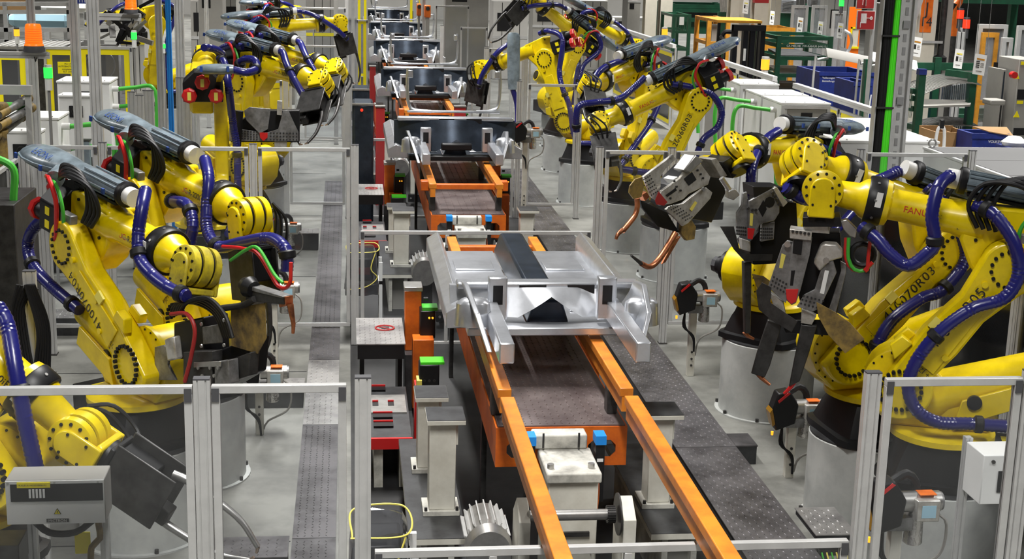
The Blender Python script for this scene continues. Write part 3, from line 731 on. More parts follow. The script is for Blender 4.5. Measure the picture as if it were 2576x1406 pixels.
        if code:
            n = s.lat * sd
            o = s.A(.36, .045 * sd, a1 + .0145 * sd)
            text('arm_number', code, 'ink', o, s.ad, n.cross(s.ad), .10, arm, spacing=1.12)
            text('axis_mark', '+ J2 -', 'ink', s.A(.20, -.02, a1 + .0145 * sd), s.an, n.cross(s.an), .05, arm, align='CENTER')
        m = MB().prism([s.A(.46, .10, a1 + .012 * sd), s.A(.54, .10, a1 + .012 * sd), s.A(.54, .16, a1 + .0 * sd), s.A(.46, .16, a1 + .0 * sd)], s.lat * .016 * sd); s.part(m, 'rating_plate', 'tape_yellow', arm)
        # elbow
        e0, e1 = (-.16 * sd, .10 * sd)
        el = s.part(MB().lathe([(0, .17), (.03, .19), (.24, .19), (.26, .185)], s.J3 + s.lat * e0, s.lat * sd, 32), 'elbow_drum', Y)
        o3 = [(-.20, -.02), (-.14, -.17), (.10, -.19), (.24, -.06), (.34, .10), (.34, .34), (-.02, .38), (-.20, .34)]
        m = MB().prism([s.f(x, -.14 * 1, z) for x, z in o3], s.lat * .24) if sd > 0 else MB().prism([s.f(x, -.10, z) for x, z in o3], s.lat * .24)
        s.part(m, 'elbow_casting', Y, el, bevel=.02)
        for x, z in ((.12, .0), (.24, .12), (.24, .30), (-.05, .32)): s.part(MB().cyl(s.f(x, .10 * s.cs if s.cs * sd > 0 else .14 * s.cs, z), s.f(x, .112 * s.cs if s.cs * sd > 0 else .152 * s.cs, z), .012, n=8), 'bolt', 'black', el)
        # motor pack at the rear
        mp = s.part(MB().prism([s.f(-.40, -.22, .02), s.f(-.40, .22, .02), s.f(-.40, .22, .24), s.f(-.40, .10, .36), s.f(-.40, -.10, .36), s.f(-.40, -.22, .24)], s.fd * .24), 'motor_pack', 'black', bevel=.012)
        for yy, zz in ((0, .27), (-.145, .12), (.145, .12)):
            c = s.part(MB().lathe([(0, .065), (.10, .065)], s.f(-.40, yy, zz), -s.fd, 12), 'motor', 'black', mp)
            s.part(MB().lathe([(0, .085), (.05, .085), (.06, .068)], s.f(-.50, yy, zz), -s.fd, 8), 'motor_cap', 'red', mp, smooth=20)
            n = s.fd; pq = s.f(-.5605, yy, zz)
            s.part(MB().prism([pq + s.lat * .02 + s.fn * .045, pq - s.lat * .02 + s.fn * .045, pq - s.lat * .02 - s.fn * .045, pq + s.lat * .02 - s.fn * .045], -s.fd * .003), 'motor_label', 'tape_yellow', mp)
        for zz in (.08, .18):
            q = s.f(-.28, .22 * s.cs, zz); s.part(MB().prism([q + s.fd * .03 + s.fn * .03, q - s.fd * .03 + s.fn * .03, q - s.fd * .03 - s.fn * .03, q + s.fd * .03 - s.fn * .03], s.lat * .003 * s.cs), 'warning_label', 'safety_yellow', mp)
        # forearm
        fa = s.part(MB().lathe([(.20, .135), (.34, .13), (.40, .112), (.76, .106), (.82, .108), (.835, .15), (.87, .158)], s.f(0, 0, .225), s.fd, 32), 'forearm', Y)
        s.part(MB().lathe([(.87, .160), (.88, .165), (.975, .165), (.985, .158)], s.f(0, 0, .225), s.fd, 32), 'forearm_flange', 'black', fa)
        q = s.f(.91, .163 * s.cs, .26); s.part(MB().prism([q + s.fd * .02 + s.fn * .05, q - s.fd * .02 + s.fn * .05, q - s.fd * .02 - s.fn * .05, q + s.fd * .02 - s.fn * .05], s.lat * .003 * s.cs), 'rating_label', 'paper', fa)
        for i in range(8):
            an = R(45 * i + 10); p = s.f(.93, .165 * cos(an), .225 + .165 * sin(an)); d = (s.lat * cos(an) + s.fn * sin(an))
            s.part(MB().cyl(p, p + d * .004, .010, n=8), 'screw', 'steel', fa)
        if s.hi:
            n = s.lat * s.cs; ux = UP.cross(n); sg = 1 if ux.dot(s.fd) > 0 else -1
            ux = s.fd * sg; uy = n.cross(ux)
            x0 = .74 if sg < 0 else .38
            c0 = lambda d_, z: s.f(x0 + sg * d_, .1085 * s.cs, .225 + z)
            text('maker_lettering', 'FANUC', 'ink_red', c0(0, .0), ux, uy, .062, fa, bend=.108)
            text('series_lettering', 'Robot', 'cabinet_grey', c0(.155 * 1, .0), ux, uy, .04, fa, bend=.108)
            text('model_lettering', 'R-2000iB', 'ink', c0(.225, .0), ux, uy, .062, fa, bend=.108)
            text('model_lettering', '210F', 'ink', c0(.36, -.05), ux, uy, .032, fa, bend=.108)
    def wrist(s):
        wm = Matrix.Rotation(s.j4, 3, s.fd)
        ly = wm @ s.lat; lz = wm @ s.fn; c = s.J5; s.wy = ly
        w = s.part(MB().lathe([(.985, .14), (1.01, .13), (1.05, .098), (1.18, .088)], s.f(0, 0, .225), s.fd, 28), 'wrist_neck', 'yellow')
        m = MB().lathe([(-.118, .115), (-.11, .135), (-.062, .138)], c, ly, 32); s.part(m, 'wrist_cover', s.y2, w)
        m = MB().lathe([(-.062, .124), (-.036, .124)], c, ly, 32); s.part(m, 'wrist_groove', 'black', w)
        m = MB().lathe([(-.036, .140), (.036, .140)], c, ly, 32); s.part(m, 'wrist_body', s.y2, w)
        m = MB().lathe([(.036, .124), (.062, .124)], c, ly, 32); s.part(m, 'wrist_groove', 'black', w)
        m = MB().lathe([(.062, .138), (.11, .135), (.118, .115)], c, ly, 32); s.part(m, 'wrist_cover', s.y2, w)
        for sg in (-1, 1):
            m = MB()
            for i in range(12):
                an = R(30 * i); p = c + (s.fd * cos(an) + lz * sin(an)) * .112 + ly * .114 * sg; m.cyl(p, p + ly * .010 * sg, .0105, n=6)
            tag(s.part(m, 'bolt_circle', 'black', w), kind='stuff')
        td = (s.fd * cos(s.j5) + lz * sin(s.j5)).normalized(); s.td = td
        tx = ly.cross(td)
        # tool head: yoke with a rounded cheek plate on either side
        h = s.part(MB().prism([c + tx * x + ly * y + td * .14 for x, y in ((-.09, -.117), (.09, -.117), (.09, .117), (-.09, .117))], td * .045), 'tool_head', s.y2, bevel=.012)
        for a0, a1 in ((-.118, -.145), (.118, .145)):
            pts = [c + tx * (.085 * cos(R(q))) + td * (-.085 * sin(R(q))) for q in range(0, 181, 20)] + [c + tx * -.085 + td * .185, c + tx * .085 + td * .185]
            s.part(MB().prism([p + ly * a0 for p in pts], ly * (a1 - a0)), 'cheek_plate', s.y2, h, bevel=.01)
        s.part(MB().lathe([(.185, .10), (.215, .10)], c, td, 24), 'tool_flange', 'black', h)
        for sg in (-1, 1):
            for a_, b_ in ((-.06, .10), (.06, .10), (.06, -.02), (-.06, -.02)):
                p = c + tx * a_ + td * b_ + ly * .145 * sg; s.part(MB().cyl(p, p + ly * .006 * sg, .009, n=6), 'screw', 'black', h)
        s.flange = c + td * .215; s.tx = tx
    def dress(s, case, front, rear, sc):
        cs = s.cs
        if case:
            # moulded grey cable housing: flat bulb at the rear, pipe at the front
            prof = [(-.86, .02, .02), (-.84, .07, .035), (-.78, .13, .06), (-.66, .165, .075), (-.50, .16, .08), (-.36, .13, .078), (-.24, .095, .072), (-.12, .08, .07), (.38, .078, .07)]
            zc = s.zc; rings = []; seam = []
            for x, ry, rz in prof:
                cy = .05 * cs * max(0, min(1, (-.08 - x) / .4))
                rings.append([s.f(x, cy + ry * cos(2 * pi * i / 24), zc + rz * sin(2 * pi * i / 24)) for i in range(24)])
                seam.append((x, cy, ry))
            hs = s.part(MB().loft(rings), 'cable_housing', 'tube_grey', smooth=50)
            L = [s.f(x, c - r_ - .012, zc - .006) for x, c, r_ in seam]; Rr = [s.f(x, c + r_ + .012, zc - .006) for x, c, r_ in seam]
            s.part(MB().prism(L + Rr[::-1], s.fn * .012), 'seam_flange', 'tube_grey', hs)
            for x in (-.74, -.38, .0, .28):
                rr = .15 if x < -.28 else .085
                q = s.f(x, (rr + .02) * cs + (.05 * cs if x < -.3 else 0), zc); s.part(MB().prism([q - s.fd * .015 - s.fn * .02, q + s.fd * .015 - s.fn * .02, q + s.fd * .015 + s.fn * .02, q - s.fd * .015 + s.fn * .02], s.lat * .015 * cs), 'clip', 'ink_blue', hs)
            for q in (-.045, .045): s.part(MB().beam(s.f(-.08, q, zc + .068), s.f(.37, q, zc + .068), .012, .012, up=s.fn), 'rib', 'tube_grey', hs)
            for zq in (-.04, .045): s.part(MB().beam(s.f(-.10, .07 * cs, zc + zq), s.f(.37, .07 * cs, zc + zq), .012, .012, up=s.fn), 'rib', 'tube_grey', hs)
            # side nozzle
            s.part(MB().lathe([(0, .05), (.10, .06), (.12, .065), (.16, .065)], s.f(-.32, .10 * cs, zc - .01), s.fd * .8 + s.lat * .75 * cs - s.fn * .2, 20), 'side_nozzle', 'tube_grey', hs)
            s.part(MB().lathe([(.38, .088), (.395, .092), (.425, .092), (.435, .08)], s.f(0, 0, zc), s.fd, 24), 'end_ring', 'black', hs)
            s.part(MB().lathe([(.435, .066), (.51, .066)], s.f(0, 0, zc), s.fd, 20), 'end_collar', 'white', hs)
            if s.hi:
                n = (s.lat * cs * .42 + s.fn * .9).normalized(); ux = UP.cross(s.lat * cs); ux = s.fd * (1 if ux.dot(s.fd) > 0 else -1); uy = n.cross(ux)
                text('housing_lettering', 'LEONI', 'ink_blue', s.f(-.50, .15 * cs, zc + .063) + n * .004, ux, uy, .085, hs, align='CENTER')
            # brackets
            s.part(MB().beam(s.f(-.12, 0, .36), s.f(-.12, 0, zc - .05), .10, .05, up=s.fd), 'housing_bracket', 'black')
            s.part(MB().beam(s.f(.26, 0, .33), s.f(.26, 0, zc - .05), .10, .04, up=s.fd), 'housing_bracket', 'yellow')
            s.part(MB().beam(s.f(-.2, 0, zc - .078), s.f(.36, 0, zc - .078), .12, .02, up=s.fn), 'housing_rail', 'black')
        # blue corrugated hoses
        F = front or [s.f(.48, 0, s.zc), s.f(.60, .04 * cs, s.zc - .02), s.f(.80, .16 * cs, .38), s.f(1.0, .21 * cs, .24), s.f(1.2, .22 * cs, .08), s.f(1.36, .17 * cs, -.10)]
        s.hose(F, 'front')
        Rp = rear or [s.f(-.02, .18 * cs, .44), s.f(-.22, .24 * cs, .42), s.f(-.42, .28 * cs, .22), s.A(.80, -.22, .32 * cs), s.A(.5, -.20, .36 * cs), s.A(.2, -.22, .36 * cs), s.b(.05, .36 * cs, .40), s.b(-.2, .30 * cs, .34), s.b(-.5, .25 * cs, .30)]
        s.hose(Rp, 'rear')
        if case:
            # loops of black cable and a red and a green line from the side nozzle
            for q in range(4):
                r_ = .05 * q
                s.part(MB().sweep([s.f(-.15, .20 * cs, zc - .02), s.f(-.03 + .04 * q, (.24 + .01 * q) * cs, zc + .12 - r_ * .3), s.f(.14 + .05 * q, (.19 + .01 * q) * cs, zc + .08 - r_ * .3), s.f(.20 + .05 * q, .18 * cs, zc - .12), s.f(.14 + .04 * q, .18 * cs, zc - .26)], .016, 8), 'cable', 'rubber')
            s.part(MB().sweep([s.f(-.30, .22 * cs, zc - .04), s.f(-.15, .28 * cs, zc - .02), s.f(-.04, .29 * cs, .34), s.f(-.06, .27 * cs, .18), s.f(-.10, .25 * cs, .02), s.f(-.16, .24 * cs, .08)], .017, 8), 'red_hose', 'red')
            s.part(MB().sweep([s.f(-.30, .20 * cs, zc - .05), s.f(-.10, .25 * cs, zc - .06), s.f(.0, .26 * cs, .30), s.f(-.01, .24 * cs, .14), s.f(-.05, .23 * cs, .0)], .014, 8), 'green_hose', 'green')
            s.part(MB().prism([s.f(-.08, .17 * cs, .10), s.f(.06, .17 * cs, .10), s.f(.06, .17 * cs, .24), s.f(-.08, .17 * cs, .24)], s.lat * .06 * cs), 'valve_block', 'gun_grey', bevel=.008)
    def hose(s, pts, which, r=.044, clamps=True, m='blue_hose'):
        path = smooth_path(pts, .014)
        mb = MB().sweep(path, r, 14, corr=.055, step=99) if False else None
        mb = MB(); k = 0
        # corrugated sweep over the resampled path
        d = (path[1] - path[0]).normalized(); x, y, _ = basis(d); n = 12; mm = len(path)
        for i, p in enumerate(path):
            d2 = (path[min(i + 1, mm - 1)] - path[max(i - 1, 0)]).normalized()
            x = (x - d2 * x.dot(d2)).normalized(); y = d2.cross(x); ra = r * (1.045 if i % 2 else .955)
            for j in range(n):
                an = 2 * pi * j / n; mb.v.append(p + x * (cos(an) * ra) + y * (sin(an) * ra))
        for i in range(mm - 1):
            for j in range(n):
                j2 = (j + 1) % n; mb.f.append([i * n + j, i * n + j2, (i + 1) * n + j2, (i + 1) * n + j])
        mb.f.append(list(range(n))[::-1]); mb.f.append([(mm - 1) * n + j for j in range(n)])
        h = s.part(mb, 'dress_hose', m, smooth=30)
        if clamps:
            for t in ((.45, .95) if which == 'front' else (.04, .52, .93)):
                i = int(t * (mm - 1)); i = max(1, min(mm - 2, i)); d = (path[i + 1] - path[i - 1]).normalized()
                s.part(MB().lathe([(-.03, r * 1.1), (-.02, r * 1.35), (.02, r * 1.35), (.03, r * 1.1)], path[i], d, 16), 'hose_clamp', 'rubber', h)
        return h
    # ------------------------------------------------------------ traced sheet parts of a weld gun
    def plate(s, gun, name, pts, off, th, m, bevel=.004):
        return MB().prism([s.pp(u, v, off * s.cs) for u, v in pts], s.lat * th * s.cs).build(name, m, gun, bevel=bevel)
    def dots(s, gun, pts, off, r=.006, m='ink', h=.004):
        mb = MB()
        for u, v in pts:
            p = s.pp(u, v, off * s.cs); mb.cyl(p, p + s.lat * h * s.cs, r, n=8)
        return tag(mb.build('bolt_pattern', m, gun), kind='stuff')
def grid_dots(a, b, c, nx, ny):
    # lattice spanned from a towards b (nx) and towards c (ny), in picture points
    return [(a[0] + (b[0] - a[0]) * i / max(1, nx - 1) + (c[0] - a[0]) * j / max(1, ny - 1), a[1] + (b[1] - a[1]) * i / max(1, nx - 1) + (c[1] - a[1]) * j / max(1, ny - 1)) for i in range(nx) for j in range(ny)]
def generic_gun(r, label, dark=True, L=.5, copper=None):
    """compact spot weld gun on a robot flange"""
    f0 = r.flange; td = r.td; tx = r.tx; ly = r.wy
    t = thing('weld_gun', label, 'weld gun', f0, 'spot weld guns')
    q = lambda x, y, z: f0 + tx * x + ly * y + td * z
    bm = 'black' if dark else 'gun_grey'; copper = copper or ('steel_dark' if dark else 'copper')
    def bx(x0, x1, y0, y1, z0, z1, name, m, par=None, bevel=.008):
        return MB().prism([q(x0, y0, z0), q(x1, y0, z0), q(x1, y1, z0), q(x0, y1, z0)], td * (z1 - z0)).build(name, m, par or t, bevel=bevel)
    bx(-.12, .12, -.12, .12, 0, .03, 'mount_plate', 'black')
    bx(-.10, .13, -.09, .09, .03, .26, 'transformer', bm)
    for s_ in (-.11, .095): bx(-.16, .17, s_, s_ + .015, .02, .40, 'side_plate', 'steel_dark' if dark else 'gun_grey')
    bx(.05, .15, -.05, .05, .24, .44, 'cylinder', 'steel_dark')
    for i, sx in enumerate((-1, 1)):
        p = [q(sx * .13, 0, .34), q(sx * .15, 0, .46), q(sx * .13, 0, .34 + L * .7), q(sx * .05, 0, .34 + L)]
        e = MB().sweep(p, lambda u: .026 - .010 * u, 10).build('electrode_arm', copper, t)
        MB().cyl(q(sx * .05, 0, .34 + L), q(sx * .015, 0, .34 + L + .01), .012, .008, n=10).build('electrode_tip', 'trans_tip', e)
    for i in range(3):
        MB().sweep([q(-.05 + .05 * i, .1, .10), q(-.10 + .08 * i, .22, .0), q(-.16 + .06 * i, .20, -.18), q(-.1, .14, -.30)], .012, 6).build('cable', 'rubber', t)
    return t

def from_wrist(u, v, y, h, b, sign=-1, zb=.72):
    """base position and arm angle that put the wrist centre on a photo point at distance y"""
    J5 = P(u, v, y=y); fw = Vector((cos(R(h)), sin(R(h)), 0)); fd = fw * cos(R(b)) + UP * sin(R(b)); fn = UP * cos(R(b)) - fw * sin(R(b))
    J3 = J5 - fd * 1.28 - fn * .225
    c = max(-1, min(1, (J3.z - zb - .67) / 1.075)); a = sign * math.acos(c)
    J2 = J3 - (fw * sin(a) + UP * cos(a)) * 1.075; B = J2 - fw * .312
    return B.x, B.y, h, math.degrees(a), b
# ---------------------------------------------------------------- right side, nearest cell
rA = Robot(4.08, 8.95, 160.5, -35.2, 8.4, 'nearest right robot, arm numbered 410070R05', j4=8, j5=-98, side=1, code='410070R05', front='x', dress=False)
z2 = lambda pts: zm(pts, 1900, 300, 2.343)
z1 = lambda pts: zm(pts, 1400, 350, 2.557)
pa = lambda r, pts, off: [r.pp(u, v, off * r.cs) for u, v in pts]
def offs(r, pts):     # (u, v, lateral offset towards the aisle end)
    return [r.pp(u, v, o * r.cs) for u, v, o in pts]
rA.dress(True, offs(rA, [(2392, 440, .1), (2362, 470, .2), (2345, 540, .26), (2352, 610, .26), (2330, 640, .26), (2285, 668, .26), (2240, 640, .24), (2205, 600, .2), (2165, 570, .14)]),
         offs(rA, [(2452, 515, .16), (2500, 540, .24), (2550, 610, .30), (2562, 690, .30), (2525, 750, .32), (2450, 775, .34), (2370, 830, .36), (2310, 900, .36), (2285, 970, .36), (2305, 1030, .36), (2360, 1062, .34), (2440, 1066, .30), (2530, 1072, .28)]), 1)
rB = Robot(3.92, 9.88, 187, -44.5, 19.6, zc=.43, label= 'second right robot, arm numbered 410070R03', j4=35, j5=-88, side=1, code='410070R03', dress=False)
rB.dress(True, offs(rB, [(2262, 430, .0), (2220, 450, .05), (2150, 470, .08), (2080, 500, .1), (2020, 500, .1), (1975, 470, .1)]),
         offs(rB, [(2330, 470, .16), (2380, 520, .24), (2420, 600, .26), (2425, 660, .28), (2370, 730, .32), (2320, 750, .34), (2250, 800, .34), (2210, 860, .34), (2200, 910, .3)]), 1)
rC = Robot(3.94, 12.56, 222, -40.5, 5.6, 'third right robot, wrist holding the copper armed gun', j4=40, j5=-85, side=1, code='410070R01', dress=False)
rC.dress(True, offs(rC, [(1958, 330, .0), (1930, 350, .04), (1905, 385, .12), (1890, 430, .2), (1890, 480, .2), (1900, 520, .16)]),
         offs(rC, [(2020, 362, .12), (2070, 375, .2), (2120, 400, .24), (2160, 440, .26), (2165, 500, .28), (2120, 560, .28), (2060, 620, .28), (2010, 680, .28)]), 1)

# gun of the nearest right robot
g = thing('weld_gun', 'grey plate weld gun pointing down under the nearest right wrist', 'weld gun', rA.flange, 'spot weld guns')
pl = lambda *a, **k: rA.plate(g, *a, **k)
pl('mount_disc', z2([(285, 545), (500, 545), (510, 600), (285, 600)]), -.10, .22, 'black')
pl('adapter', z2([(285, 600), (430, 600), (440, 650), (290, 640)]), -.08, .16, 'gun_steel')
pl('head_block', z2([(208, 625), (338, 640), (332, 692), (208, 680)]), -.02, .14, 'gun_steel')
pl('transformer', z2([(330, 640), (500, 640), (520, 900), (480, 1130), (280, 1100), (230, 850), (240, 700)]), -.22, .18, 'black')
pl('center_plate', z2([(225, 690), (336, 692), (320, 800), (265, 1010), (240, 1080), (215, 1092), (180, 1060), (205, 830)]), .08, .02, 'gun_grey')
pl('left_jaw', z2([(160, 740), (190, 710), (225, 720), (235, 800), (200, 1010), (180, 1080), (75, 985)]), .04, .025, 'gun_grey')
pl('cylinder_body', z2([(345, 830), (385, 730), (410, 715), (480, 720), (515, 760), (515, 800), (440, 820), (380, 880)]), .0, .10, 'gun_steel', bevel=.012)
pl('right_jaw', z2([(405, 820), (430, 810), (460, 830), (480, 900), (380, 1110), (340, 1130), (245, 1100), (290, 1030), (350, 1000)]), .06, .025, 'gun_grey')
pl('outer_jaw', z2([(500, 830), (535, 850), (535, 900), (475, 1140), (430, 1130), (505, 890)]), -.02, .025, 'gun_grey')
pl('electrode_holder', z2([(78, 1000), (165, 1060), (182, 1150), (120, 1115)]), -.02, .06, 'gun_steel')
pl('electrode_holder', z2([(275, 1105), (362, 1145), (335, 1200), (270, 1190)]), -.02, .06, 'gun_steel')
pl('red_foot', z2([(180, 1000), (255, 1000), (240, 1075), (212, 1090), (185, 1060)]), .102, .004, 'red')
pl('window', z2([(225, 710), (280, 715), (272, 800), (220, 790)]), .101, .003, 'black')
pl('slot', z2([(212, 890), (235, 890), (222, 980), (205, 980)]), .101, .003, 'black')
pl('yellow_label', z2([(155, 790), (180, 800), (160, 880), (140, 875)]), .066, .002, 'tape_yellow')
pl('paper_label', z2([(410, 890), (435, 893), (405, 1030), (380, 1025)]), .086, .002, 'paper')
rA.dots(g, z2(grid_dots((110, 930), (200, 980), (95, 975), 6, 3)), .066, .007)
rA.dots(g, z2(grid_dots((285, 1040), (400, 1070), (270, 1085), 6, 3)), .086, .007)
rA.dots(g, z2([(222, 660), (245, 663), (268, 667), (292, 671), (315, 675)]), .121, .010, 'steel_dark', .01)
rA.dots(g, z2([(190, 735), (418, 830)]), .09, .022, 'steel', .015)
pl('spatter_flap', z2([(360, 1075), (480, 1140), (560, 1200), (645, 1295), (530, 1380), (430, 1270), (370, 1160)]), .10, .004, 'scorched')
pl('spatter_flap', z2([(5, 1010), (40, 960), (95, 990), (90, 1080), (250, 1190), (215, 1255), (90, 1180), (20, 1120)]), .07, .004, 'steel_dark')
pl('spatter_flap', z2([(150, 1180), (420, 1180), (430, 1270), (180, 1255)]), -.06, .02, 'black')
pl('electrode_arm', [(1932, 800), (1968, 812), (1938, 915), (1925, 945), (1890, 935), (1905, 880)], -.02, .05, 'steel_dark', bevel=.008)
pl('electrode_arm', [(2016, 812), (2056, 815), (2040, 870), (2012, 955), (1985, 968), (1998, 900)], -.02, .05, 'steel_dark', bevel=.008)
e = MB().sweep(pa(rA, [(1905, 935), (1915, 950), (1937, 968)], .0), lambda u: .022 - .012 * u, 10).build('electrode_tip', 'copper', g)
e = MB().sweep(pa(rA, [(2000, 955), (1988, 975), (1972, 990)], .0), lambda u: .02 - .01 * u, 10).build('electrode_tip', 'red', g)
pl('hose_bracket', z2([(500, 590), (540, 580), (600, 640), (590, 690), (555, 680), (520, 640)]), .0, .06, 'steel', bevel=.006)
for q, (mm_, dx) in enumerate((('red', 0), ('green', 7), ('red', 62))):
    MB().sweep(pa(rA, [(2128 + dx, 598), (2128 + dx * .9, 650), (2145 + dx * .6, 678), (2175, 680), (2195, 660)], .05 + .02 * q), .013, 8).build('water_hose', mm_, g)
rA.part(MB().torus(rA.pp(2170, 640, .02), rA.lat, .075, .02, 20, 8), 'cable_loop', 'rubber', g)

# gun of the second right robot
g = thing('weld_gun', 'dark weld gun with diamond cut-out behind the nearest grey gun', 'weld gun', rB.flange, 'spot weld guns')
pl = lambda *a, **k: rB.plate(g, *a, **k)
pl('mount_block', z1([(1195, 275), (1380, 278), (1385, 345), (1200, 340)]), -.12, .2, 'black')
pl('transformer', z1([(1240, 340), (1470, 380), (1480, 560), (1390, 760), (1200, 770), (1160, 640), (1230, 560)]), -.2, .2, 'black')
pl('back_jaw', z1([(1190, 345), (1218, 335), (1228, 560), (1262, 580), (1250, 642), (1150, 610), (1152, 470), (1185, 420)]), .03, .025, 'gun_grey')
pl('front_jaw', z1([(1228, 395), (1385, 310), (1430, 360), (1425, 470), (1395, 520), (1300, 545), (1280, 580), (1262, 620), (1228, 570)]), .06, .025, 'gun_grey')
pl('side_strip', z1([(1375, 310), (1400, 300), (1470, 400), (1440, 430)]), .05, .05, 'gun_steel')
pl('diamond_opening', z1([(1330, 390), (1352, 450), (1325, 500), (1297, 450)]), .086, .003, 'black')
pl('lower_jaw', z1([(1310, 540), (1395, 525), (1388, 640), (1305, 655)]), .02, .03, 'gun_grey')
pl('electrode_holder', z1([(1170, 630), (1228, 650), (1228, 715), (1175, 700)]), -.02, .06, 'gun_steel')
pl('red_foot', z1([(1228, 570), (1275, 575), (1260, 645), (1228, 640)]), .087, .004, 'red')
pl('yellow_label', z1([(1246, 475), (1266, 478), (1260, 560), (1241, 555)]), .087, .003, 'tape_yellow')
rB.dots(g, z1(grid_dots((1315, 575), (1385, 575), (1315, 635), 6, 4)), .052, .007)
rB.dots(g, z1(grid_dots((1160, 565), (1215, 570), (1160, 610), 5, 3)), .057, .007)
rB.dots(g, z1([(1370, 405)]), .086, .04, 'black', .004)
rB.dots(g, z1([(1230, 445), (1258, 455), (1280, 455), (1390, 345), (1405, 370), (1420, 395), (1435, 420)]), .1, .011, 'steel_dark', .01)
pl('spatter_flap', z1([(1050, 560), (1140, 560), (1175, 700), (1230, 740), (1390, 740), (1385, 780), (1210, 785), (1140, 710)]), .06, .004, 'steel_dark')
pl('spatter_flap', z1([(1255, 865), (1330, 880), (1385, 920), (1370, 1010), (1300, 985)]), .0, .004, 'scorched')
pl('electrode_arm', z1([(1188, 780), (1240, 780), (1235, 1240), (1198, 1240)]), -.02, .05, 'steel_dark', bevel=.008)
MB().sweep(pa(rB, z1([(1212, 1240), (1225, 1262), (1268, 1285)]), .0), lambda u: .02 - .01 * u, 10).build('electrode_tip', 'copper', g)
MB().cyl(rB.pp(*z1([(1060, 250)])[0], 0), rB.pp(*z1([(1120, 340)])[0], 0), .02, n=12).build('piston_rod', 'steel', g)
pl('clevis', z1([(1085, 325), (1130, 310), (1160, 350), (1120, 385), (1080, 370)]), -.03, .06, 'steel', bevel=.006)

# gun of the third right robot, copper arms
g = thing('weld_gun', 'silver weld gun with bent copper arms at the centre right', 'weld gun', rC.flange, 'spot weld guns')
pl = lambda *a, **k: rC.plate(g, *a, **k)
pl('mount_disc', z1([(945, 130), (1000, 95), (1065, 190), (1010, 235)]), -.1, .2, 'black')
pl('side_bracket', z1([(905, 118), (940, 110), (1012, 222), (975, 242)]), -.04, .14, 'gun_steel')
pl('transformer', z1([(760, 160), (960, 160), (990, 330), (900, 520), (700, 480), (600, 400), (640, 280)]), -.2, .16, 'black')
pl('upper_jaw', z1([(545, 240), (730, 100), (758, 125), (690, 185), (655, 235), (655, 300), (640, 350), (628, 392), (600, 372)]), .03, .025, 'gun_steel')
pl('main_plate', z1([(850, 140), (885, 118), (975, 240), (960, 290), (835, 350), (800, 385), (720, 415), (650, 425), (635, 395), (660, 330), (780, 250)]), .07, .025, 'gun_steel')
pl('lower_jaw', z1([(925, 318), (950, 310), (988, 340), (975, 380), (830, 540), (800, 557), (690, 450), (715, 430), (800, 410), (850, 370)]), .03, .025, 'gun_steel')
pl('motor_cover', z1([(820, 90), (872, 128), (785, 212), (742, 190)]), .0, .12, 'steel', bevel=.012)
pl('red_foot', z1([(655, 335), (712, 405), (690, 428), (640, 420), (632, 395)]), .097, .004, 'sign_red')
pl('window', z1([(818, 255), (870, 210), (900, 260), (850, 300)]), .096, .003, 'black')
pl('slot', z1([(700, 360), (765, 312), (773, 330), (712, 372)]), .096, .003, 'black')
pl('spacer', z1([(685, 250), (715, 232), (735, 255), (710, 280)]), -.04, .1, 'paper')
pl('yellow_label', z1([(855, 450), (890, 398), (905, 408), (870, 465)]), .057, .002, 'tape_yellow')
rC.dots(g, z1(grid_dots((560, 260), (610, 360), (600, 235), 6, 4)), .057, .006)
rC.dots(g, z1(grid_dots((720, 440), (830, 520), (760, 420), 7, 4)), .057, .006)
rC.dots(g, z1([(865, 150), (885, 175), (905, 200), (925, 225), (940, 250), (755, 270), (770, 305), (795, 330), (730, 380)]), .097, .010, 'steel_dark', .01)
rC.dots(g, z1([(735, 115), (940, 322)]), .06, .022, 'steel', .015)
pl('spatter_shield', z1([(545, 240), (500, 255), (465, 300), (460, 345), (490, 385), (540, 372), (556, 300)]), .05, .012, 'scorched')
pl('spatter_shield', z1([(790, 520), (850, 515), (880, 560), (870, 640), (820, 650), (780, 600)]), -.05, .03, 'scorched')
pl('spatter_shield', z1([(530, 390), (700, 470), (780, 600), (640, 560), (540, 440)]), -.06, .02, 'black')
pl('clevis', z1([(520, 350), (548, 332), (568, 365), (540, 395)]), .0, .05, 'copper')
MB().sweep(pa(rC, z1([(516, 380), (520, 430), (505, 490), (460, 550), (425, 592)]), .02), .022, 12).build('electrode_arm', 'copper', g)
MB().sweep(pa(rC, z1([(425, 585), (400, 605), (388, 625), (382, 645)]), .02), lambda u: .02 - .008 * u, 10).build('electrode_tip', 'copper', g)
MB().sweep(pa(rC, z1([(765, 605), (715, 690), (665, 765), (620, 812), (585, 820), (545, 800)]), .0), lambda u: .030 - .008 * u, 12).build('electrode_arm', 'copper', g)
MB().sweep(pa(rC, z1([(545, 800), (510, 772), (480, 748)]), .0), lambda u: .018 - .008 * u, 10).build('electrode_tip', 'steel_dark', g)
pl('busbar', z1([(750, 640), (790, 620), (690, 790), (668, 802)]), -.03, .02, 'copper')

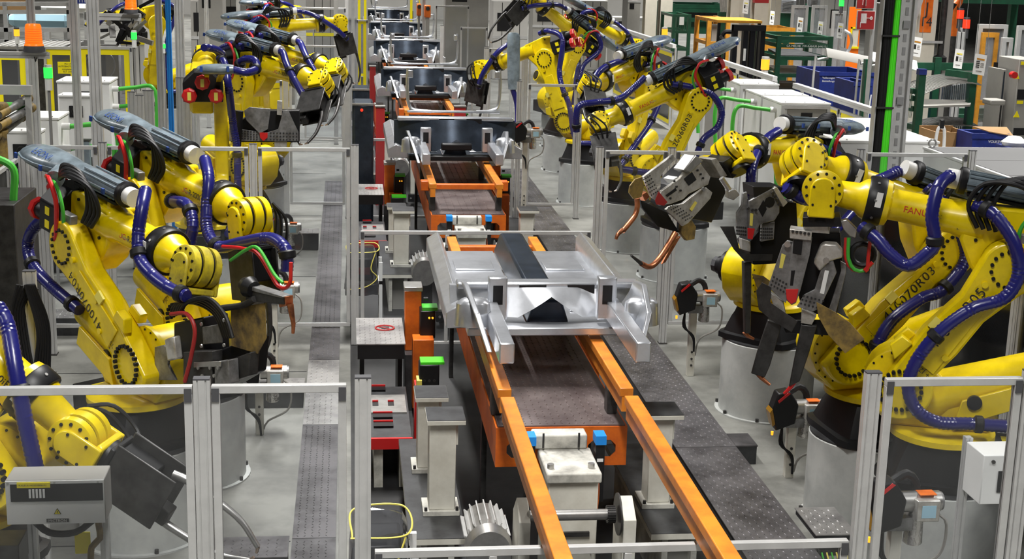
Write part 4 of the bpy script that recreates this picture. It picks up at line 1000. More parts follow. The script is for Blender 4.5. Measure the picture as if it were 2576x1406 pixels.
# ---------------------------------------------------------------- right side, next cells
rD = Robot(4.28, 18.1, 190, -26, -24, 'right robot of the second cell, arm numbered 120060R03', j4=50, j5=-70, side=1, code='120060R03', dress=False)
rD.dress(True, offs(rD, [(1622, 195, .0), (1590, 225, .06), (1555, 250, .16), (1500, 258, .2), (1460, 265, .2), (1450, 290, .2), (1450, 330, .15)]),
         offs(rD, [(1690, 212, .16), (1740, 220, .2), (1790, 238, .24), (1815, 280, .28), (1805, 320, .3), (1770, 350, .32), (1745, 400, .32), (1700, 430, .3), (1640, 435, .3), (1560, 425, .26)]), 1)
rE = Robot(4.01, 19.93, 229.6, -21.8, -8.4, 'right robot of the second cell behind the one numbered 120060R03', j4=60, j5=-40, side=1, dress=False)
rE.dress(True, offs(rE, [(1575, 150, .0), (1530, 165, .06), (1500, 190, .12), (1495, 230, .12), (1500, 260, .1)]),
         offs(rE, [(1620, 160, .12), (1650, 180, .2), (1665, 230, .24), (1640, 300, .28), (1600, 360, .28), (1560, 420, .28)]), 1)
generic_gun(rE, 'black cable covered weld gun left of the second cell right wrists')
generic_gun(rD, 'black weld gun under the wrist of the robot numbered 120060R03')
rF = Robot(3.99, 23.63, 150, 21, -20, pedlabel='grey round pedestal of the far right bending robot', label='far right robot bending towards the line with an upright grey housing', j4=0, j5=-60, side=1, hi=False, dress=True, case=False)
m = MB(); rings = []
for v, hw in ((82, 10), (86, 15), (95, 17), (150, 17), (200, 16), (225, 14)):
    c = P(1292, v, y=23.2); rings.append([(c.x + hw * .0062 * cos(2 * pi * i / 16), c.y + .05 * sin(2 * pi * i / 16), c.z) for i in range(16)])
rF.part(m.loft(rings), 'cable_housing', 'tube_grey', smooth=50)
rF.part(MB().sweep([P(1290, 225, y=23.2), P(1300, 260, y=23.2), P(1302, 300, y=23.15), P(1295, 330, y=23.1)], .045, 10), 'dress_hose', 'blue_hose')
generic_gun(rF, 'black weld gun hanging left of the far right robot', L=.5)
rF2 = Robot(4.2, 27.2, 200, -20, 35, 'far right robot raising its forearm at the top centre', j4=0, j5=-80, side=1, hi=False)
generic_gun(rF2, 'black and green tipped weld gun at the top centre', L=.6)
rF3 = Robot(4.6, 30.5, 20, 12, -22, 'far right robot stretching its forearm right at the top', j4=0, j5=-40, side=1, hi=False)

# ---------------------------------------------------------------- left side
rH = Robot(-1.5, 9.95, -50.5, -50, -8, 'left robot with a large grey cable housing in the middle', j4=-15, j5=-78, side=-1, code='410070R04', dress=False, worn=True)
rH.dress(True, offs(rH, [(366, 478, .0), (358, 520, .1), (348, 590, .16), (352, 650, .2), (380, 690, .22), (425, 725, .22), (470, 745, .2)]),
         offs(rH, [(185, 518, -.05), (130, 535, .0), (85, 575, .05), (70, 620, .06), (85, 670, .1), (130, 720, .12), (200, 780, .14)]), 1)
rI = Robot(-1.27, 11.1, -53.5, -39, -7.8, 'left robot behind the large grey cable housing, round yellow wrist cover', j4=0, j5=-75, side=-1, code='410070R02', dress=False)
rI.dress(True, offs(rI, [(515, 400, .0), (525, 450, .1), (520, 520, .16), (522, 580, .2), (550, 620, .22), (610, 610, .22), (680, 600, .2), (720, 630, .2), (722, 680, .2)]),
         offs(rI, [(430, 505, .1), (470, 515, .2), (485, 560, .24), (480, 600, .26), (470, 680, .28)]), 1)
rG = Robot(*from_wrist(200, 1098, 7.6, -18, -40), 'lowest left robot, forearm reaching in from the left edge behind the acrylic panel', j4=0, j5=10, side=-1, dress=True, case=False)
generic_gun(rG, 'silver armed weld gun behind the front acrylic panel, bottom left', dark=True, L=.6, copper='steel')
# guns of the left robots
g = thing('weld_gun', 'black weld gun with grey beam and copper tip under the left worn wrist', 'weld gun', rH.flange, 'spot weld guns')
pl = lambda *a, **k: rH.plate(g, *a, **k)
pl('transformer', [(500, 800), (575, 785), (580, 890), (500, 890)], -.12, .2, 'black', bevel=.012)
pl('lower_block', [(575, 880), (680, 840), (672, 930), (620, 960), (575, 960)], -.14, .16, 'black', bevel=.012)
pl('bracket_plate', [(395, 872), (418, 866), (432, 880), (428, 915), (448, 955), (395, 955)], .12, .02, 'gun_grey')
pl('grey_cylinder', [(432, 850), (455, 842), (462, 900), (440, 905)], .16, .06, 'gun_steel', bevel=.012)
pl('terminal_block', [(565, 905), (600, 900), (603, 960), (566, 960)], .1, .08, 'gun_grey', bevel=.006)
pl('clamp_bar', [(490, 910), (558, 908), (558, 922), (490, 924)], .185, .01, 'steel')
pl('scorched_panel', [(582, 775), (668, 762), (672, 850), (650, 890), (584, 870)], .05, .006, 'scorched')
rH.dots(g, [(508, 815), (565, 805), (508, 870), (565, 868), (530, 925), (500, 925), (550, 925), (510, 945), (540, 945)], .19, .012, 'steel', .01)
pl('side_box', [(600, 900), (655, 880), (650, 940), (604, 955)], .02, .08, 'steel_dark', bevel=.01)
pl('cover_plate', [(512, 822), (560, 814), (562, 862), (514, 866)], .08, .012, 'gun_grey', bevel=.006)
pl('front_block', [(487, 880), (560, 878), (560, 960), (487, 960)], .1, .08, 'steel_dark')
pl('beam', [(640, 722), (658, 720), (735, 745), (737, 762), (640, 752)], .0, .07, 'steel_dark')
pl('beam_edge', [(640, 718), (658, 716), (735, 741), (735, 746), (640, 724)], .0, .075, 'gun_grey')
pl('holder', [(718, 746), (738, 742), (738, 766), (722, 770)], .0, .06, 'copper')
MB().sweep(pa(rH, [(730, 765), (734, 790), (738, 815), (737, 838)], .03), lambda u: .022 - .012 * u, 10).build('electrode_tip', 'copper', g)
MB().sweep(pa(rH, [(560, 775), (610, 768), (640, 752)], .08), .022, 10).build('piston_rod', 'steel_dark', g)
MB().lathe([(0, .05), (.05, .07), (.1, .05)], rH.pp(615, 715, -.06), rH.fd, 16).build('motor', 'black', g)
MB().lathe([(0, .045), (.05, .045)], rH.pp(640, 752, .04), rH.lat, 16).build('rod_end', 'gun_grey', g)
for q in range(5):
    MB().sweep(pa(rH, [(430 + q * 6, 800 - q * 4), (440 + q * 8, 768 - q * 2), (490 + q * 8, 762 - q * 3), (540 + q * 6, 790), (565 + q * 5, 850)], .12 + .02 * q), .014, 8).build('cable', 'rubber', g)
MB().sweep(pa(rH, [(430, 790), (470, 790), (490, 830), (480, 900), (465, 960)], .22), .014, 8).build('water_hose', 'sign_red', g)
MB().sweep(pa(rH, [(560, 620), (610, 625), (650, 640), (700, 720), (728, 715), (732, 660)], .1), .012, 8).build('water_hose', 'red', g)
MB().sweep(pa(rH, [(580, 655), (620, 628), (650, 625), (690, 690), (712, 712)], .12), .011, 8).build('water_hose', 'green', g)
generic_gun(rI, 'black weld gun beside the round yellow wrist cover on the left', L=.45)
rJ = Robot(-1.62, 16.35, 94, 0, 6, 'left robot seen from behind with three red motor caps', j4=0, j5=-60, side=-1, dress=True, case=False, hi=False)
rK1 = Robot(-1.43, 18.85, -46.7, 0, -6.4, pedlabel='grey round pedestal of the nearer second cell left robot', label='left robot of the second cell with the lower tilted grey housing', j4=-50, j5=-60, side=-1, hi=True)
generic_gun(rK1, 'black weld gun below the lower wrist of the second left cell')
rK2 = Robot(-1.38, 21.0, -43, 3, -8, pedlabel='grey round pedestal of the further second cell left robot', label='left robot of the second cell with the higher tilted grey housing', j4=-50, j5=-60, side=-1, hi=True)
generic_gun(rK2, 'black weld gun right of the higher wrist of the second left cell')
rL = Robot(-1.6, 26.4, 10, -5, 5, 'far left robot at the top beside the line', j4=0, j5=-80, side=-1, hi=False, bolts=False)
generic_gun(rL, 'black and green weld gun at the top left of the line', L=.6)
rL2 = Robot(-1.9, 31.0, 60, -5, 0, 'far left robot behind at the top edge', j4=0, j5=-60, side=-1, hi=False, bolts=False)
rM = Robot(-3.75, 31.0, 188, -4, -6, 'yellow handling robot in the far left cell', j4=0, j5=-60, side=1, hi=False, bolts=False, case=False)

# housing, hose and gun of the robot seen from behind
yj = 16.0; PJ = lambda u, v, d=0.0: P(u, v, y=yj + d)
rings = []
for u, hv in ((494, 3), (498, 7), (510, 11), (545, 13), (575, 12), (588, 10)):
    c = PJ(u, 174); rings.append([(c.x, c.y + hv * .0062 * cos(2 * pi * i / 16), c.z + hv * .0047 * sin(2 * pi * i / 16)) for i in range(16)])
e = rJ.part(MB().loft(rings), 'cable_housing', 'tube_grey', smooth=50)
for u in (508, 575): c = PJ(u, 172); rJ.part(MB().box(c.x - .015, c.x + .015, yj - .09, yj - .075, c.z - .03, c.z + .03), 'clip', 'ink_blue', e)
rJ.part(MB().beam(PJ(520, 186), PJ(520, 200, .3), .05, .04), 'housing_bracket', 'yellow'); rJ.part(MB().beam(PJ(560, 184), PJ(548, 205, .3), .05, .04), 'housing_bracket', 'yellow')
rJ.hose([PJ(588, 176), PJ(620, 182), PJ(645, 172, .2), PJ(640, 152, .3), PJ(615, 150, .4), PJ(598, 165, .5)], 'front')
g = thing('weld_gun', 'grey perforated weld gun right of the three red motor caps', 'weld gun', rJ.flange, 'spot weld guns')
z3 = lambda pts: zm(pts, 428, 0, 2.154)
def jp(n, pts, d, th, m, bevel=.004): return MB().prism([PJ(u, v, d) for u, v in z3(pts)], (0, th, 0)).build(n, m, g, bevel=bevel)
jp('back_block', [(470, 600), (700, 600), (700, 770), (330, 770), (340, 680)], .9, .18, 'black')
jp('left_plate', [(430, 580), (545, 590), (530, 700), (485, 725), (410, 650), (400, 600)], .82, .02, 'gun_grey')
jp('right_plate', [(612, 600), (640, 595), (650, 620), (695, 715), (695, 765), (320, 765), (320, 690), (520, 720), (585, 700)], .84, .02, 'gun_grey')
jp('red_foot', [(485, 718), (528, 718), (528, 745), (505, 765), (487, 745)], .815, .004, 'red')
jp('holder', [(580, 545), (608, 548), (605, 625), (578, 622)], .8, .05, 'gun_steel')
jp('sleeve', [(565, 765), (632, 765), (632, 800), (565, 800)], .86, .06, 'gun_steel')
mb = MB()
for u, v in z3(grid_dots((545, 720), (685, 722), (545, 755), 9, 3) + grid_dots((390, 710), (470, 715), (390, 750), 6, 4)): p = PJ(u, v, .84); mb.cyl(p, p - Vector((0, .006, 0)), .009, n=8)
tag(mb.build('bolt_pattern', 'ink', g), kind='stuff')
MB().sweep([PJ(*z3([(375, 600)])[0], .8), PJ(*z3([(368, 680)])[0], .8), PJ(*z3([(362, 790)])[0], .8)], .05, 10).build('hose', 'rubber', g)
# ================================================================ equipment in the cells
def rect(u0, v0, u1, v1, y):
    a = P(u0, v1, y=y); b = P(u1, v0, y=y); return a.x, b.x, a.z, b.z
def bx(mbn, m, par, x0, x1, y0, y1, z0, z1, bevel=0.0):
    return MB().box(x0, x1, y0, y1, z0, z1).build(mbn, m, par, bevel=bevel)
def tip_dresser(u, v, y, label, face=1, z0=0.0):
    """electrode dressing unit on a white post; (u, v) is the motor centre, face = side of the lamp head"""
    c = P(u, v, y=y); x, z = c.x, c.z; f = face
    t = thing('tip_dresser', label, 'tip dresser', (x, y, z0), 'electrode tip dressers')
    q = lambda d: x + f * d
    def b(n, m, a, d, y0, y1, z_0, z_1, bv=.004): return bx(n, m, t, min(q(a), q(d)), max(q(a), q(d)), y0, y1, z_0, z_1, bv)
    e = b('post', 'ivory', .10, .17, y + .02, y + .09, z0, z - .10)
    for i in range(3): MB().cyl((q(.135), y + .02, z0 + .12 + .07 * i), (q(.135), y + .012, z0 + .12 + .07 * i), .012, n=8).build('bolt', 'steel_dark', e)
    b('mount_plate', 'gun_grey', .05, .2, y, y + .1, z - .15, z - .07)
    MB().cyl((q(-.11), y + .04, z + .02), (q(.12), y + .04, z + .02), .062, n=20).build('motor', 'steel', t)
    MB().cyl((q(-.125), y + .04, z + .02), (q(-.11), y + .04, z + .02), .055, n=20).build('end_disc', 'gun_grey', t)
    k = b('junction_box', 'gun_steel', -.08, .06, y - .06, y + .0, z - .07, z + .06, .006)
    b('rating_label', 'sky_blue', -.055, .03, y - .062, y - .059, z - .045, z + .03, 0)
    MB().box(min(q(-.07), q(.03)), max(q(-.07), q(.03)), y - .02, y + .06, z + .078, z + .083).build('orange_sticker', 'orange', t)
    MB().prism([(q(.14), y - .05, z - .10), (q(.30), y - .05, z - .16), (q(.34), y - .05, z + .02), (q(.30), y - .05, z + .16), (q(.20), y - .05, z + .18), (q(.12), y - .05, z + .06)], (0, .13, 0)).build('dresser_head', 'black', t, bevel=.012)
    MB().prism([(q(.30), y - .055, z + .10), (q(.22), y - .055, z + .17), (q(.20), y - .055, z + .16), (q(.29), y - .055, z + .08)], (0, .12, 0)).build('red_reflector', 'red', t)
    MB().prism([(q(.33), y - .052, z - .12), (q(.36), y - .052, z + .0), (q(.34), y - .052, z + .03), (q(.31), y - .052, z - .10)], (0, .12, 0)).build('amber_shield', 'amber_film', t)
    MB().lathe([(0, .012), (.03, .010)], (q(.33), y - .05, z - .16), (0, 0, -1), 8).build('indicator', 'lamp_amber', t)
    MB().loft([[(q(.02) + hw * cos(2 * pi * i / 10), y + .06 + .05 * sin(2 * pi * i / 10), z - dz) for i in range(10)] for dz, hw in ((.03, .05), (.14, .055), (.24, .06), (.25, .05))]).build('foil_sleeve', 'foil', t, smooth=60)
    MB().sweep([(q(.17), y + .08, z + .13), (q(.08), y + .10, z + .17), (q(.02), y + .10, z + .12), (q(.01), y + .08, z + .02)], .028, 8).build('suction_hose', 'rubber', t)
    MB().sweep([(q(-.08), y - .03, z - .03), (q(-.14), y - .03, z - .10), (q(-.12), y - .01, z - .30), (q(.06), y + .02, z - .42), (q(.1), y + .03, max(z0 + .05, z - .6))], .009, 6).build('cable', 'cabinet_grey', t)
    for i in range(2): MB().sweep([(q(.24), y - .02, z - .14), (q(.25 - .02 * i), y - .03, z - .28), (q(.14), y - .02, z - .38 - .03 * i), (q(.12), y + .0, z - .55)], .010, 6).build('cable', 'rubber', t)
    return t
tip_dresser(1782, 752, 13.6, 'tip dresser with orange sticker beyond the third right pedestal', -1)
tip_dresser(2040, 1032, 10.75, 'tip dresser with foil sleeve before the second right pedestal', -1)
tip_dresser(2322, 1275, 7.45, 'tip dresser with blue label at bottom right behind the acrylic panel', -1, .2)
tip_dresser(722, 730, 14.0, 'tip dresser right of the black left weld gun near the walkway', -1)
tip_dresser(690, 945, 12.0, 'tip dresser behind the rail of the front left panel', -1)
tip_dresser(735, 575, 19.45, 'small tip dresser on the left floor beyond the second fence', -1)
tip_dresser(1345, 335, 21.6, 'tip dresser behind the third fence right of the line', -1, .2)
# step plates and terminal strip near the second right pedestal
tread_slab('step_plate', 'checkered step plate over a terminal strip at lower right', 'step plate', 3.26, 3.56, 9.0, 9.5, .22, .27, 'tread_light', .05)
t = thing('terminal_strip', 'terminal strip with yellow green earth wires under the step plate', 'terminal strip', (3.42, 9.05, 0))
bx('rail', 'steel_dark', t, 3.28, 3.56, 8.98, 9.02, .12, .16)
for i in range(7): MB().sweep([(3.30 + .035 * i, 8.97, .15), (3.31 + .035 * i, 8.94, .10), (3.34 + .03 * i, 8.95, .04)], .006, 5).build('earth_wire', 'tape_yellow' if i % 2 else 'green', t)
bx('foot', 'ivory_dirty', t, 3.36, 3.42, 8.98, 9.06, 0, .12)
t = thing('junction_box', 'dark checkered duct box beside the right walkway', 'duct box', (3.37, 10.45, 0))
bx('body', 'plate_dark', t, 3.26, 3.44, 11.1, 11.4, 0, .16); bx('lid', 'tread', t, 3.255, 3.445, 11.095, 11.405, .16, .172)
# wall box behind the bottom right post, with its own carrier post
t = thing('control_box', 'white control box with black window at the right edge', 'control box', (3.65, 7.9, .95))
x0, x1, z0, z1 = rect(2463, 1145, 2535, 1270, 7.7)
bx('housing', 'white', t, x0, x0 + .40, 7.7, 7.95, z0, z1, .006); bx('window', 'black', t, x0 + .10, x0 + .3, 7.694, 7.702, z0 + .08, z1 - .10)
MB().cyl((x0 + .06, 7.69, z1 - .04), (x0 + .06, 7.70, z1 - .04), .012, n=10).build('lock', 'steel_dark', t)
t['category'] = 'control box'; profile(MB(), (x0 + .02, 7.98, 0), (x0 + .02, 7.98, z1 + .02), .045, .05).build('carrier_post', 'alu', t, smooth=0)
# distribution box bottom left
a = P(18, 1205, y=6.95); t = thing('distribution_box', 'grey distribution box with dark window and yellow number plate, bottom left', 'control box', (a.x + .25, 7.0, .7))
x0, x1, z0, z1 = rect(18, 1205, 262, 1320, 6.95)
ax = lambda u, v: P(u, v, y=6.95)
bx('housing', 'cabinet_grey', t, x0, x1, 6.95, 7.15, z0, z1, .006)
bx('lid_face', 'white', t, x0 + .003, x1 - .003, 6.944, 6.952, z0 + .003, z1 - .003)
w0, w1, wz0, wz1 = rect(28, 1215, 258, 1262, 6.943); bx('window', 'black', t, w0, w1, 6.938, 6.945, wz0, wz1)
for i in range(5): bx('breaker', 'paper', t, w0 + .09 + .017 * i, w0 + .10 + .017 * i, 6.934, 6.94, wz0 + .02, wz1 - .025)
p0, p1, pz0, pz1 = rect(42, 1192 + 5, 125, 1212, 6.94); bx('number_plate', 'safety_yellow', t, p0, p1, 6.936, 6.944, z1 - .035, z1 - .008)
text('plate_text', '=KAU81A++410070R06+K1', 'ink', (p0 + .004, 6.9355, z1 - .0215), (1, 0, 0), (0, 0, 1), (p1 - p0) * .075, t)
c = ax(145, 1285); MB().prism([(c.x - .018, 6.9435, c.z - .014), (c.x + .018, 6.9435, c.z - .014), (c.x, 6.9435, c.z + .018)], (0, -.002, 0)).build('warning_triangle', 'ink', t)
MB().prism([(c.x - .0135, 6.941, c.z - .0115), (c.x + .0135, 6.941, c.z - .0115), (c.x, 6.941, c.z + .013)], (0, -.002, 0)).build('triangle_field', 'safety_yellow', t)
MB().prism([(c.x - .001, 6.9385, c.z + .006), (c.x + .004, 6.9385, c.z - .001), (c.x + .001, 6.9385, c.z - .001), (c.x + .002, 6.9385, c.z - .009), (c.x - .004, 6.9385, c.z + .0), (c.x - .001, 6.9385, c.z + .0)], (0, -.001, 0)).build('bolt_symbol', 'ink', t)
c = ax(146, 1309); bx('name_plate', 'steel_dark', t, c.x - .055, c.x + .055, 6.941, 6.945, z0 + .012, z0 + .030); text('name_text', 'MICTRON', 'steel', (c.x, 6.9405, z0 + .021), (1, 0, 0), (0, 0, 1), .02, t, align='CENTER')
for xx in (x0 + .015, (x0 + x1) / 2, x1 - .03): MB().cyl((xx, 6.944, z1 - .012), (xx, 6.940, z1 - .012), .006, n=8).build('screw', 'steel', t)
for xx in (x0 + .07, x1 - .05): profile(MB(), (xx, 7.19, 0), (xx, 7.19, z0 + .1), .045, .05).build('stand_post', 'alu', t, smooth=0)
bx('cross_rail', 'alu', t, x0 + .09, x1 - .07, 7.17, 7.21, .50, .545)
MB().sweep([(x0 + .12, 7.0, z0), (x0 + .2, 6.98, z0 - .06), (x0 + .33, 6.98, z0 - .06), (x0 + .42, 7.0, z0)], .018, 8).build('cable_loop', 'rubber', t)
bx('notice', 'safety_yellow', t, x0 + .29, x0 + .37, 7.14, 7.145, z0 - .25, z0 - .13)
MB().sweep([(x0 + .42, 7.1, z0 - .05), (x0 + .43, 7.08, z0 - .14), (x0 + .39, 7.06, z0 - .18), (x0 + .38, 7.06, z0 - .30)], .017, 8).build('brass_fitting', 'scorched', t)
t = thing('grey_bin', 'small dark metal bin below the distribution box at the left edge', 'bin', (a.x + .0, 6.9, 0))
bx('body', 'steel_dark', t, a.x - .1, a.x + .06, 6.85, 7.05, 0, z0 - .07, .004)
# loose cable coil at the left fence
t = thing('cable_coil', 'black cable coil hanging on a post at the left edge', 'cable coil', P(70, 800, y=9.2))
c = P(70, 810, y=9.2)
for i in range(6): MB().sweep([(c.x + .02 * i - .05, 9.2 + .02 * i, c.z + .25 - .01 * i), (c.x - .10 + .012 * i, 9.2 + .02 * i, c.z), (c.x - .03 + .02 * i, 9.2, c.z - .45 - .03 * i), (c.x + .06 + .01 * i, 9.2 + .02 * i, c.z - .1), (c.x + .0 + .01 * i, 9.2, c.z + .25)], .012, 6).build('loop', 'rubber', t)
post(c.x + .0, 9.32, 2.1, 'aluminium post carrying the black cable coil, left edge')

# ================================================================ left side fence, cabinets, far left cell
for i, (ya, yb) in enumerate([(8.9, 10.3), (10.4, 11.8), (11.9, 13.3), (13.4, 14.8)]):
    panel((-3.22, ya), (-3.22, yb), .11, 2.1, 'acrylic panel of the left side fence, %s' % nth[i])
    post(-3.22, yb + .05, 2.14, 'slotted aluminium post of the left side fence, %s' % nth[i], along='y', w_=.09)
for i, (u, y, w_) in enumerate([(30, 13.2, .09), (60, 14.1, .09), (105, 14.6, .12), (330, 18.6, .1), (350, 18.2, .1), (372, 18.8, .14), (455, 20.6, .14), (470, 19.6, .1)]):
    c = P(u, 420 if u < 200 else 215, y=y)
    post(c.x, y, 2.15 if u < 200 else 2.3, ['aluminium post by the left edge, first of the left row', 'aluminium post by the left edge, second of the left row', 'wide aluminium post left of the large grey housing', 'aluminium post right of the upper white cabinet', 'aluminium post beside the green hoses, upper left', 'wide aluminium post right of the green hoses, upper left', 'wide aluminium post left of the three red motors', 'aluminium post beside the three red motors'][i], w_=w_)
# tall posts that leave the picture at the top
for i, (u, v, y, w_, m, lb) in enumerate([(86, 200, 17.6, .09, 'alu', 'tall aluminium post carrying the large orange beacon'), (192, 200, 17.2, .09, 'alu', 'tall aluminium post left of the small upper beacon arm'), (240, 200, 15.25, .12, 'alu', 'tall aluminium post under the upper beacon arm'),
        (402, 150, 20.4, .09, 'alu', 'tall aluminium post left of the blue painted post'), (425, 100, 21.0, .07, 'blue_paint', 'tall blue painted post at the upper left'), (452, 100, 22.6, .14, 'alu', 'tall wide aluminium post right of the blue post')]):
    c = P(u, v, y=y); t = thing('tall_post', lb, 'post', (c.x, y, 0))
    profile(MB(), (c.x, y, 0.01), (c.x, y, 4.6), w_, .06).build('profile', m, t, smooth=0); bx('foot_plate', 'steel_dark', t, c.x - .09, c.x + .09, y - .07, y + .07, 0, .01)
def beacon(u0, v0, u1, v1, y, label, ua, ub, va):
    x0, x1, z0, z1 = rect(u0, v0, u1, v1, y); xc = (x0 + x1) / 2; r = (x1 - x0) / 2; h = z1 - z0
    t = thing('warning_beacon', label, 'beacon lamp', (xc, y, z0))
    MB().lathe([(0, r), (h * .10, r), (h * .22, r * .93)], (xc, y, z0), UP, 24).build('base', 'cap', t)
    MB().lathe([(h * .22, r * .92), (h * .25, r * .92), (h * .28, r * .86)], (xc, y, z0), UP, 24).build('collar', 'lamp_orange', t)
    MB().lathe([(h * .28, r * .84), (h * .92, r * .76), (h * .99, r * .66), (h, r * .3)], (xc, y, z0), UP, 24).build('dome', 'lamp_orange', t)
    for k in range(7): MB().torus((xc, y, z0 + h * (.34 + .08 * k)), UP, r * (.835 - .010 * k), r * .02, 24, 5).build('ring', 'orange_lens', t)
    a = P(ua, va, y=y); b_ = P(ub, va, y=y); ar = thing('beacon_arm', label.replace('beacon', 'beacon arm').replace('lamp ', ''), 'bracket', ((a.x + b_.x) / 2, y, z0 - .05))
    profile(MB(), (a.x, y, z0 - .04), (b_.x, y, z0 - .04), .045, .07, (0, 1, 0)).build('arm', 'alu', ar, smooth=0)
    bx('end_plate', 'alu_dark', ar, xc - r * 1.1, xc + r * 1.25, y - .06, y + .06, z0 - .012, z0)
    MB().sweep([(xc + .01, y - .05, z0 - .05), (xc + .02, y - .05, z0 - .11), (xc + .03, y - .05, z0 - .06)], .006, 6).build('cable_tail', 'rubber', ar)
beacon(60, 60, 109, 130, 16.9, 'large orange beacon lamp on an arm at the upper left', -20, 125, 140)
beacon(312, -12, 346, 33, 15.3, 'orange beacon lamp on an arm at the top left edge', 213, 355, 42)
def white_cabinet(x0, x1, y0, y1, z0, z1, label, fan=True, right=None, glands=0, door=None, eyes=0, top='white'):
    t = thing('control_cabinet', label, 'cabinet', ((x0 + x1) / 2, (y0 + y1) / 2, z0), 'control cabinets')
    bx('body', 'white', t, x0, x1, y0, y1, z0, z1 - .03, .006); bx('lid', top, t, x0 - .012, x1 + .012, y0 - .012, y1 + .012, z1 - .03, z1, .005)
    if fan:
        c = Vector((x0 + (x1 - x0) * .5, y0, z1 - .25))
        bx('fan_plate', 'black', t, c.x - .10, c.x + .10, y0 - .01, y0, c.z - .09, c.z + .09); MB().torus((c.x, y0 - .012, c.z), (0, 1, 0), .06, .008, 20, 5).build('fan_ring', 'steel_dark', t)
    if door:
        bx('door', 'cabinet_grey', t, x0 + .10, x1 - .06, y0 - .012, y0, z0 + .1, z1 - .10); c = Vector(((x0 + x1) / 2 + .02, 0, z1 - .24))
        bx('vent', 'black', t, c.x - .09, c.x + .09, y0 - .022, y0 - .012, c.z - .09, c.z + .09, .004)
        bx('door_frame', 'alu', t, x0, x0 + .05, y0 - .03, y0, z0, z1 - .04); bx('door_frame', 'alu', t, x1 - .05, x1, y0 - .03, y0, z0, z1 - .04); bx('door_frame', 'alu', t, x0 + .05, x1 - .05, y0 - .03, y0, z1 - .09, z1 - .04)
    sx = x1 if right else x0; d = 1 if right else -1
    for i in range(glands):
        zz = z1 - .14 - .28 * i; yy = y0 + .25
        MB().cyl((sx, yy, zz), (sx + d * .10, yy, zz), .045, n=12).build('cable_gland', 'white', t)
        MB().sweep([(sx + d * .10, yy, zz), (sx + d * .35, yy - .03, zz + .03), (sx + d * .62, yy - .06, zz + .05 - .03 * i), (sx + d * (.70 - .1 * i), yy - .08, zz - .20), (sx + d * (.66 - .1 * i), yy - .1, zz - .75)], .032, 10).build('green_cable', 'green', t)
    for i in range(eyes):
        p = (x0 + .06 + (x1 - x0 - .12) * (i % 2), y0 + .1 + (y1 - y0 - .2) * (i // 2), z1)
        MB().torus((p[0], p[1], z1 + .055), (0, 1, 0), .045, .012, 18, 6).build('lifting_eye', 'steel', t)
    for q in (0.1, .5, .9): MB().cyl((x0 + (x1 - x0) * q, y0 + .05, z1), (x0 + (x1 - x0) * q, y0 + .05, z1 + .012), .01, n=6).build('lid_screw', 'steel', t)
    bx('plinth', 'steel_dark', t, x0 + .03, x1 - .03, y0 + .03, y1 - .03, 0 if z0 > .05 else z0, z0) if z0 > .05 else None
    return t
a = P(145, 296, z=2.0); white_cabinet(a.x - .75, a.x, a.y, a.y + .7, .9, 2.0, 'white cabinet with green hoses, lower one at the left edge', True, True, 2)
a = P(100, 330, z=1.9); white_cabinet(a.x - .45, a.x, a.y - .0, a.y + .3, .9, 1.9, 'small white cabinet with round fan in front of the left cabinet', True)
a = P(275, 205, z=2.0); white_cabinet(a.x - .80, a.x, a.y, a.y + .8, .9, 2.0, 'white cabinet with green hoses, upper one behind the tall posts', True, True, 2)
a = P(232, 240, z=1.85); white_cabinet(a.x - .5, a.x, a.y - .0, a.y + .4, .9, 1.85, 'small white cabinet with black fan before the upper cabinet', True)
for i, (u, y) in enumerate([(325, 19.4), (198, 17.9)]):
    x0, x1, z0, z1 = rect(u - 0, 250 if i == 0 else 355, u + 26, 340 if i == 0 else 400, y)
    t = thing('hose_duct', ['grey sheet metal duct taking the upper green hoses', 'grey sheet metal duct taking the lower green hoses'][i], 'duct', ((x0 + x1) / 2, y, 0))
    bx('duct', 'tube_grey', t, x0, x1, y, y + .12, 0, z1, .004); bx('rim', 'steel_dark', t, x0 - .01, x1 + .01, y - .01, y + .13, z1, z1 + .012)
# pipework at the left edge
t = thing('pipe_rack', 'grey pipes with brass couplings at the left edge', 'pipes', (P(30, 300, y=15.6).x, 15.6, 0))
for i, (u0, v0, u1, v1) in enumerate([(-5, 290, 72, 247), (-5, 318, 80, 270), (-10, 268, 62, 266), (-10, 345, 60, 290)]):
    p = P(u0, v0, y=15.4); q = P(u1, v1, y=16.3)
    e = MB().cyl(p, q, .045, n=12).build('pipe', 'gun_grey' if i != 2 else 'green', t); d = (p - q).normalized()
    MB().cyl(q, q + d * .10, .055, n=12).build('coupling', 'scorched', e); MB().cyl(p, p + (-d) * .25, .05, n=12).build('coupling', 'scorched', e)
p = P(5, 330, y=15.5); MB().cyl((p.x, 15.5, 0), p, .05, n=12).build('riser', 'scorched', t)
bx('frame_beam', 'alu', t, P(-20, 235, y=16.0).x, P(78, 235, y=16.0).x, 16.0, 16.1, P(0, 238, y=16.0).z, P(0, 215, y=16.0).z)
p = P(70, 230, y=16.05); bx('frame_leg', 'alu', t, p.x - .03, p.x + .03, 16.02, 16.08, 0, p.z)
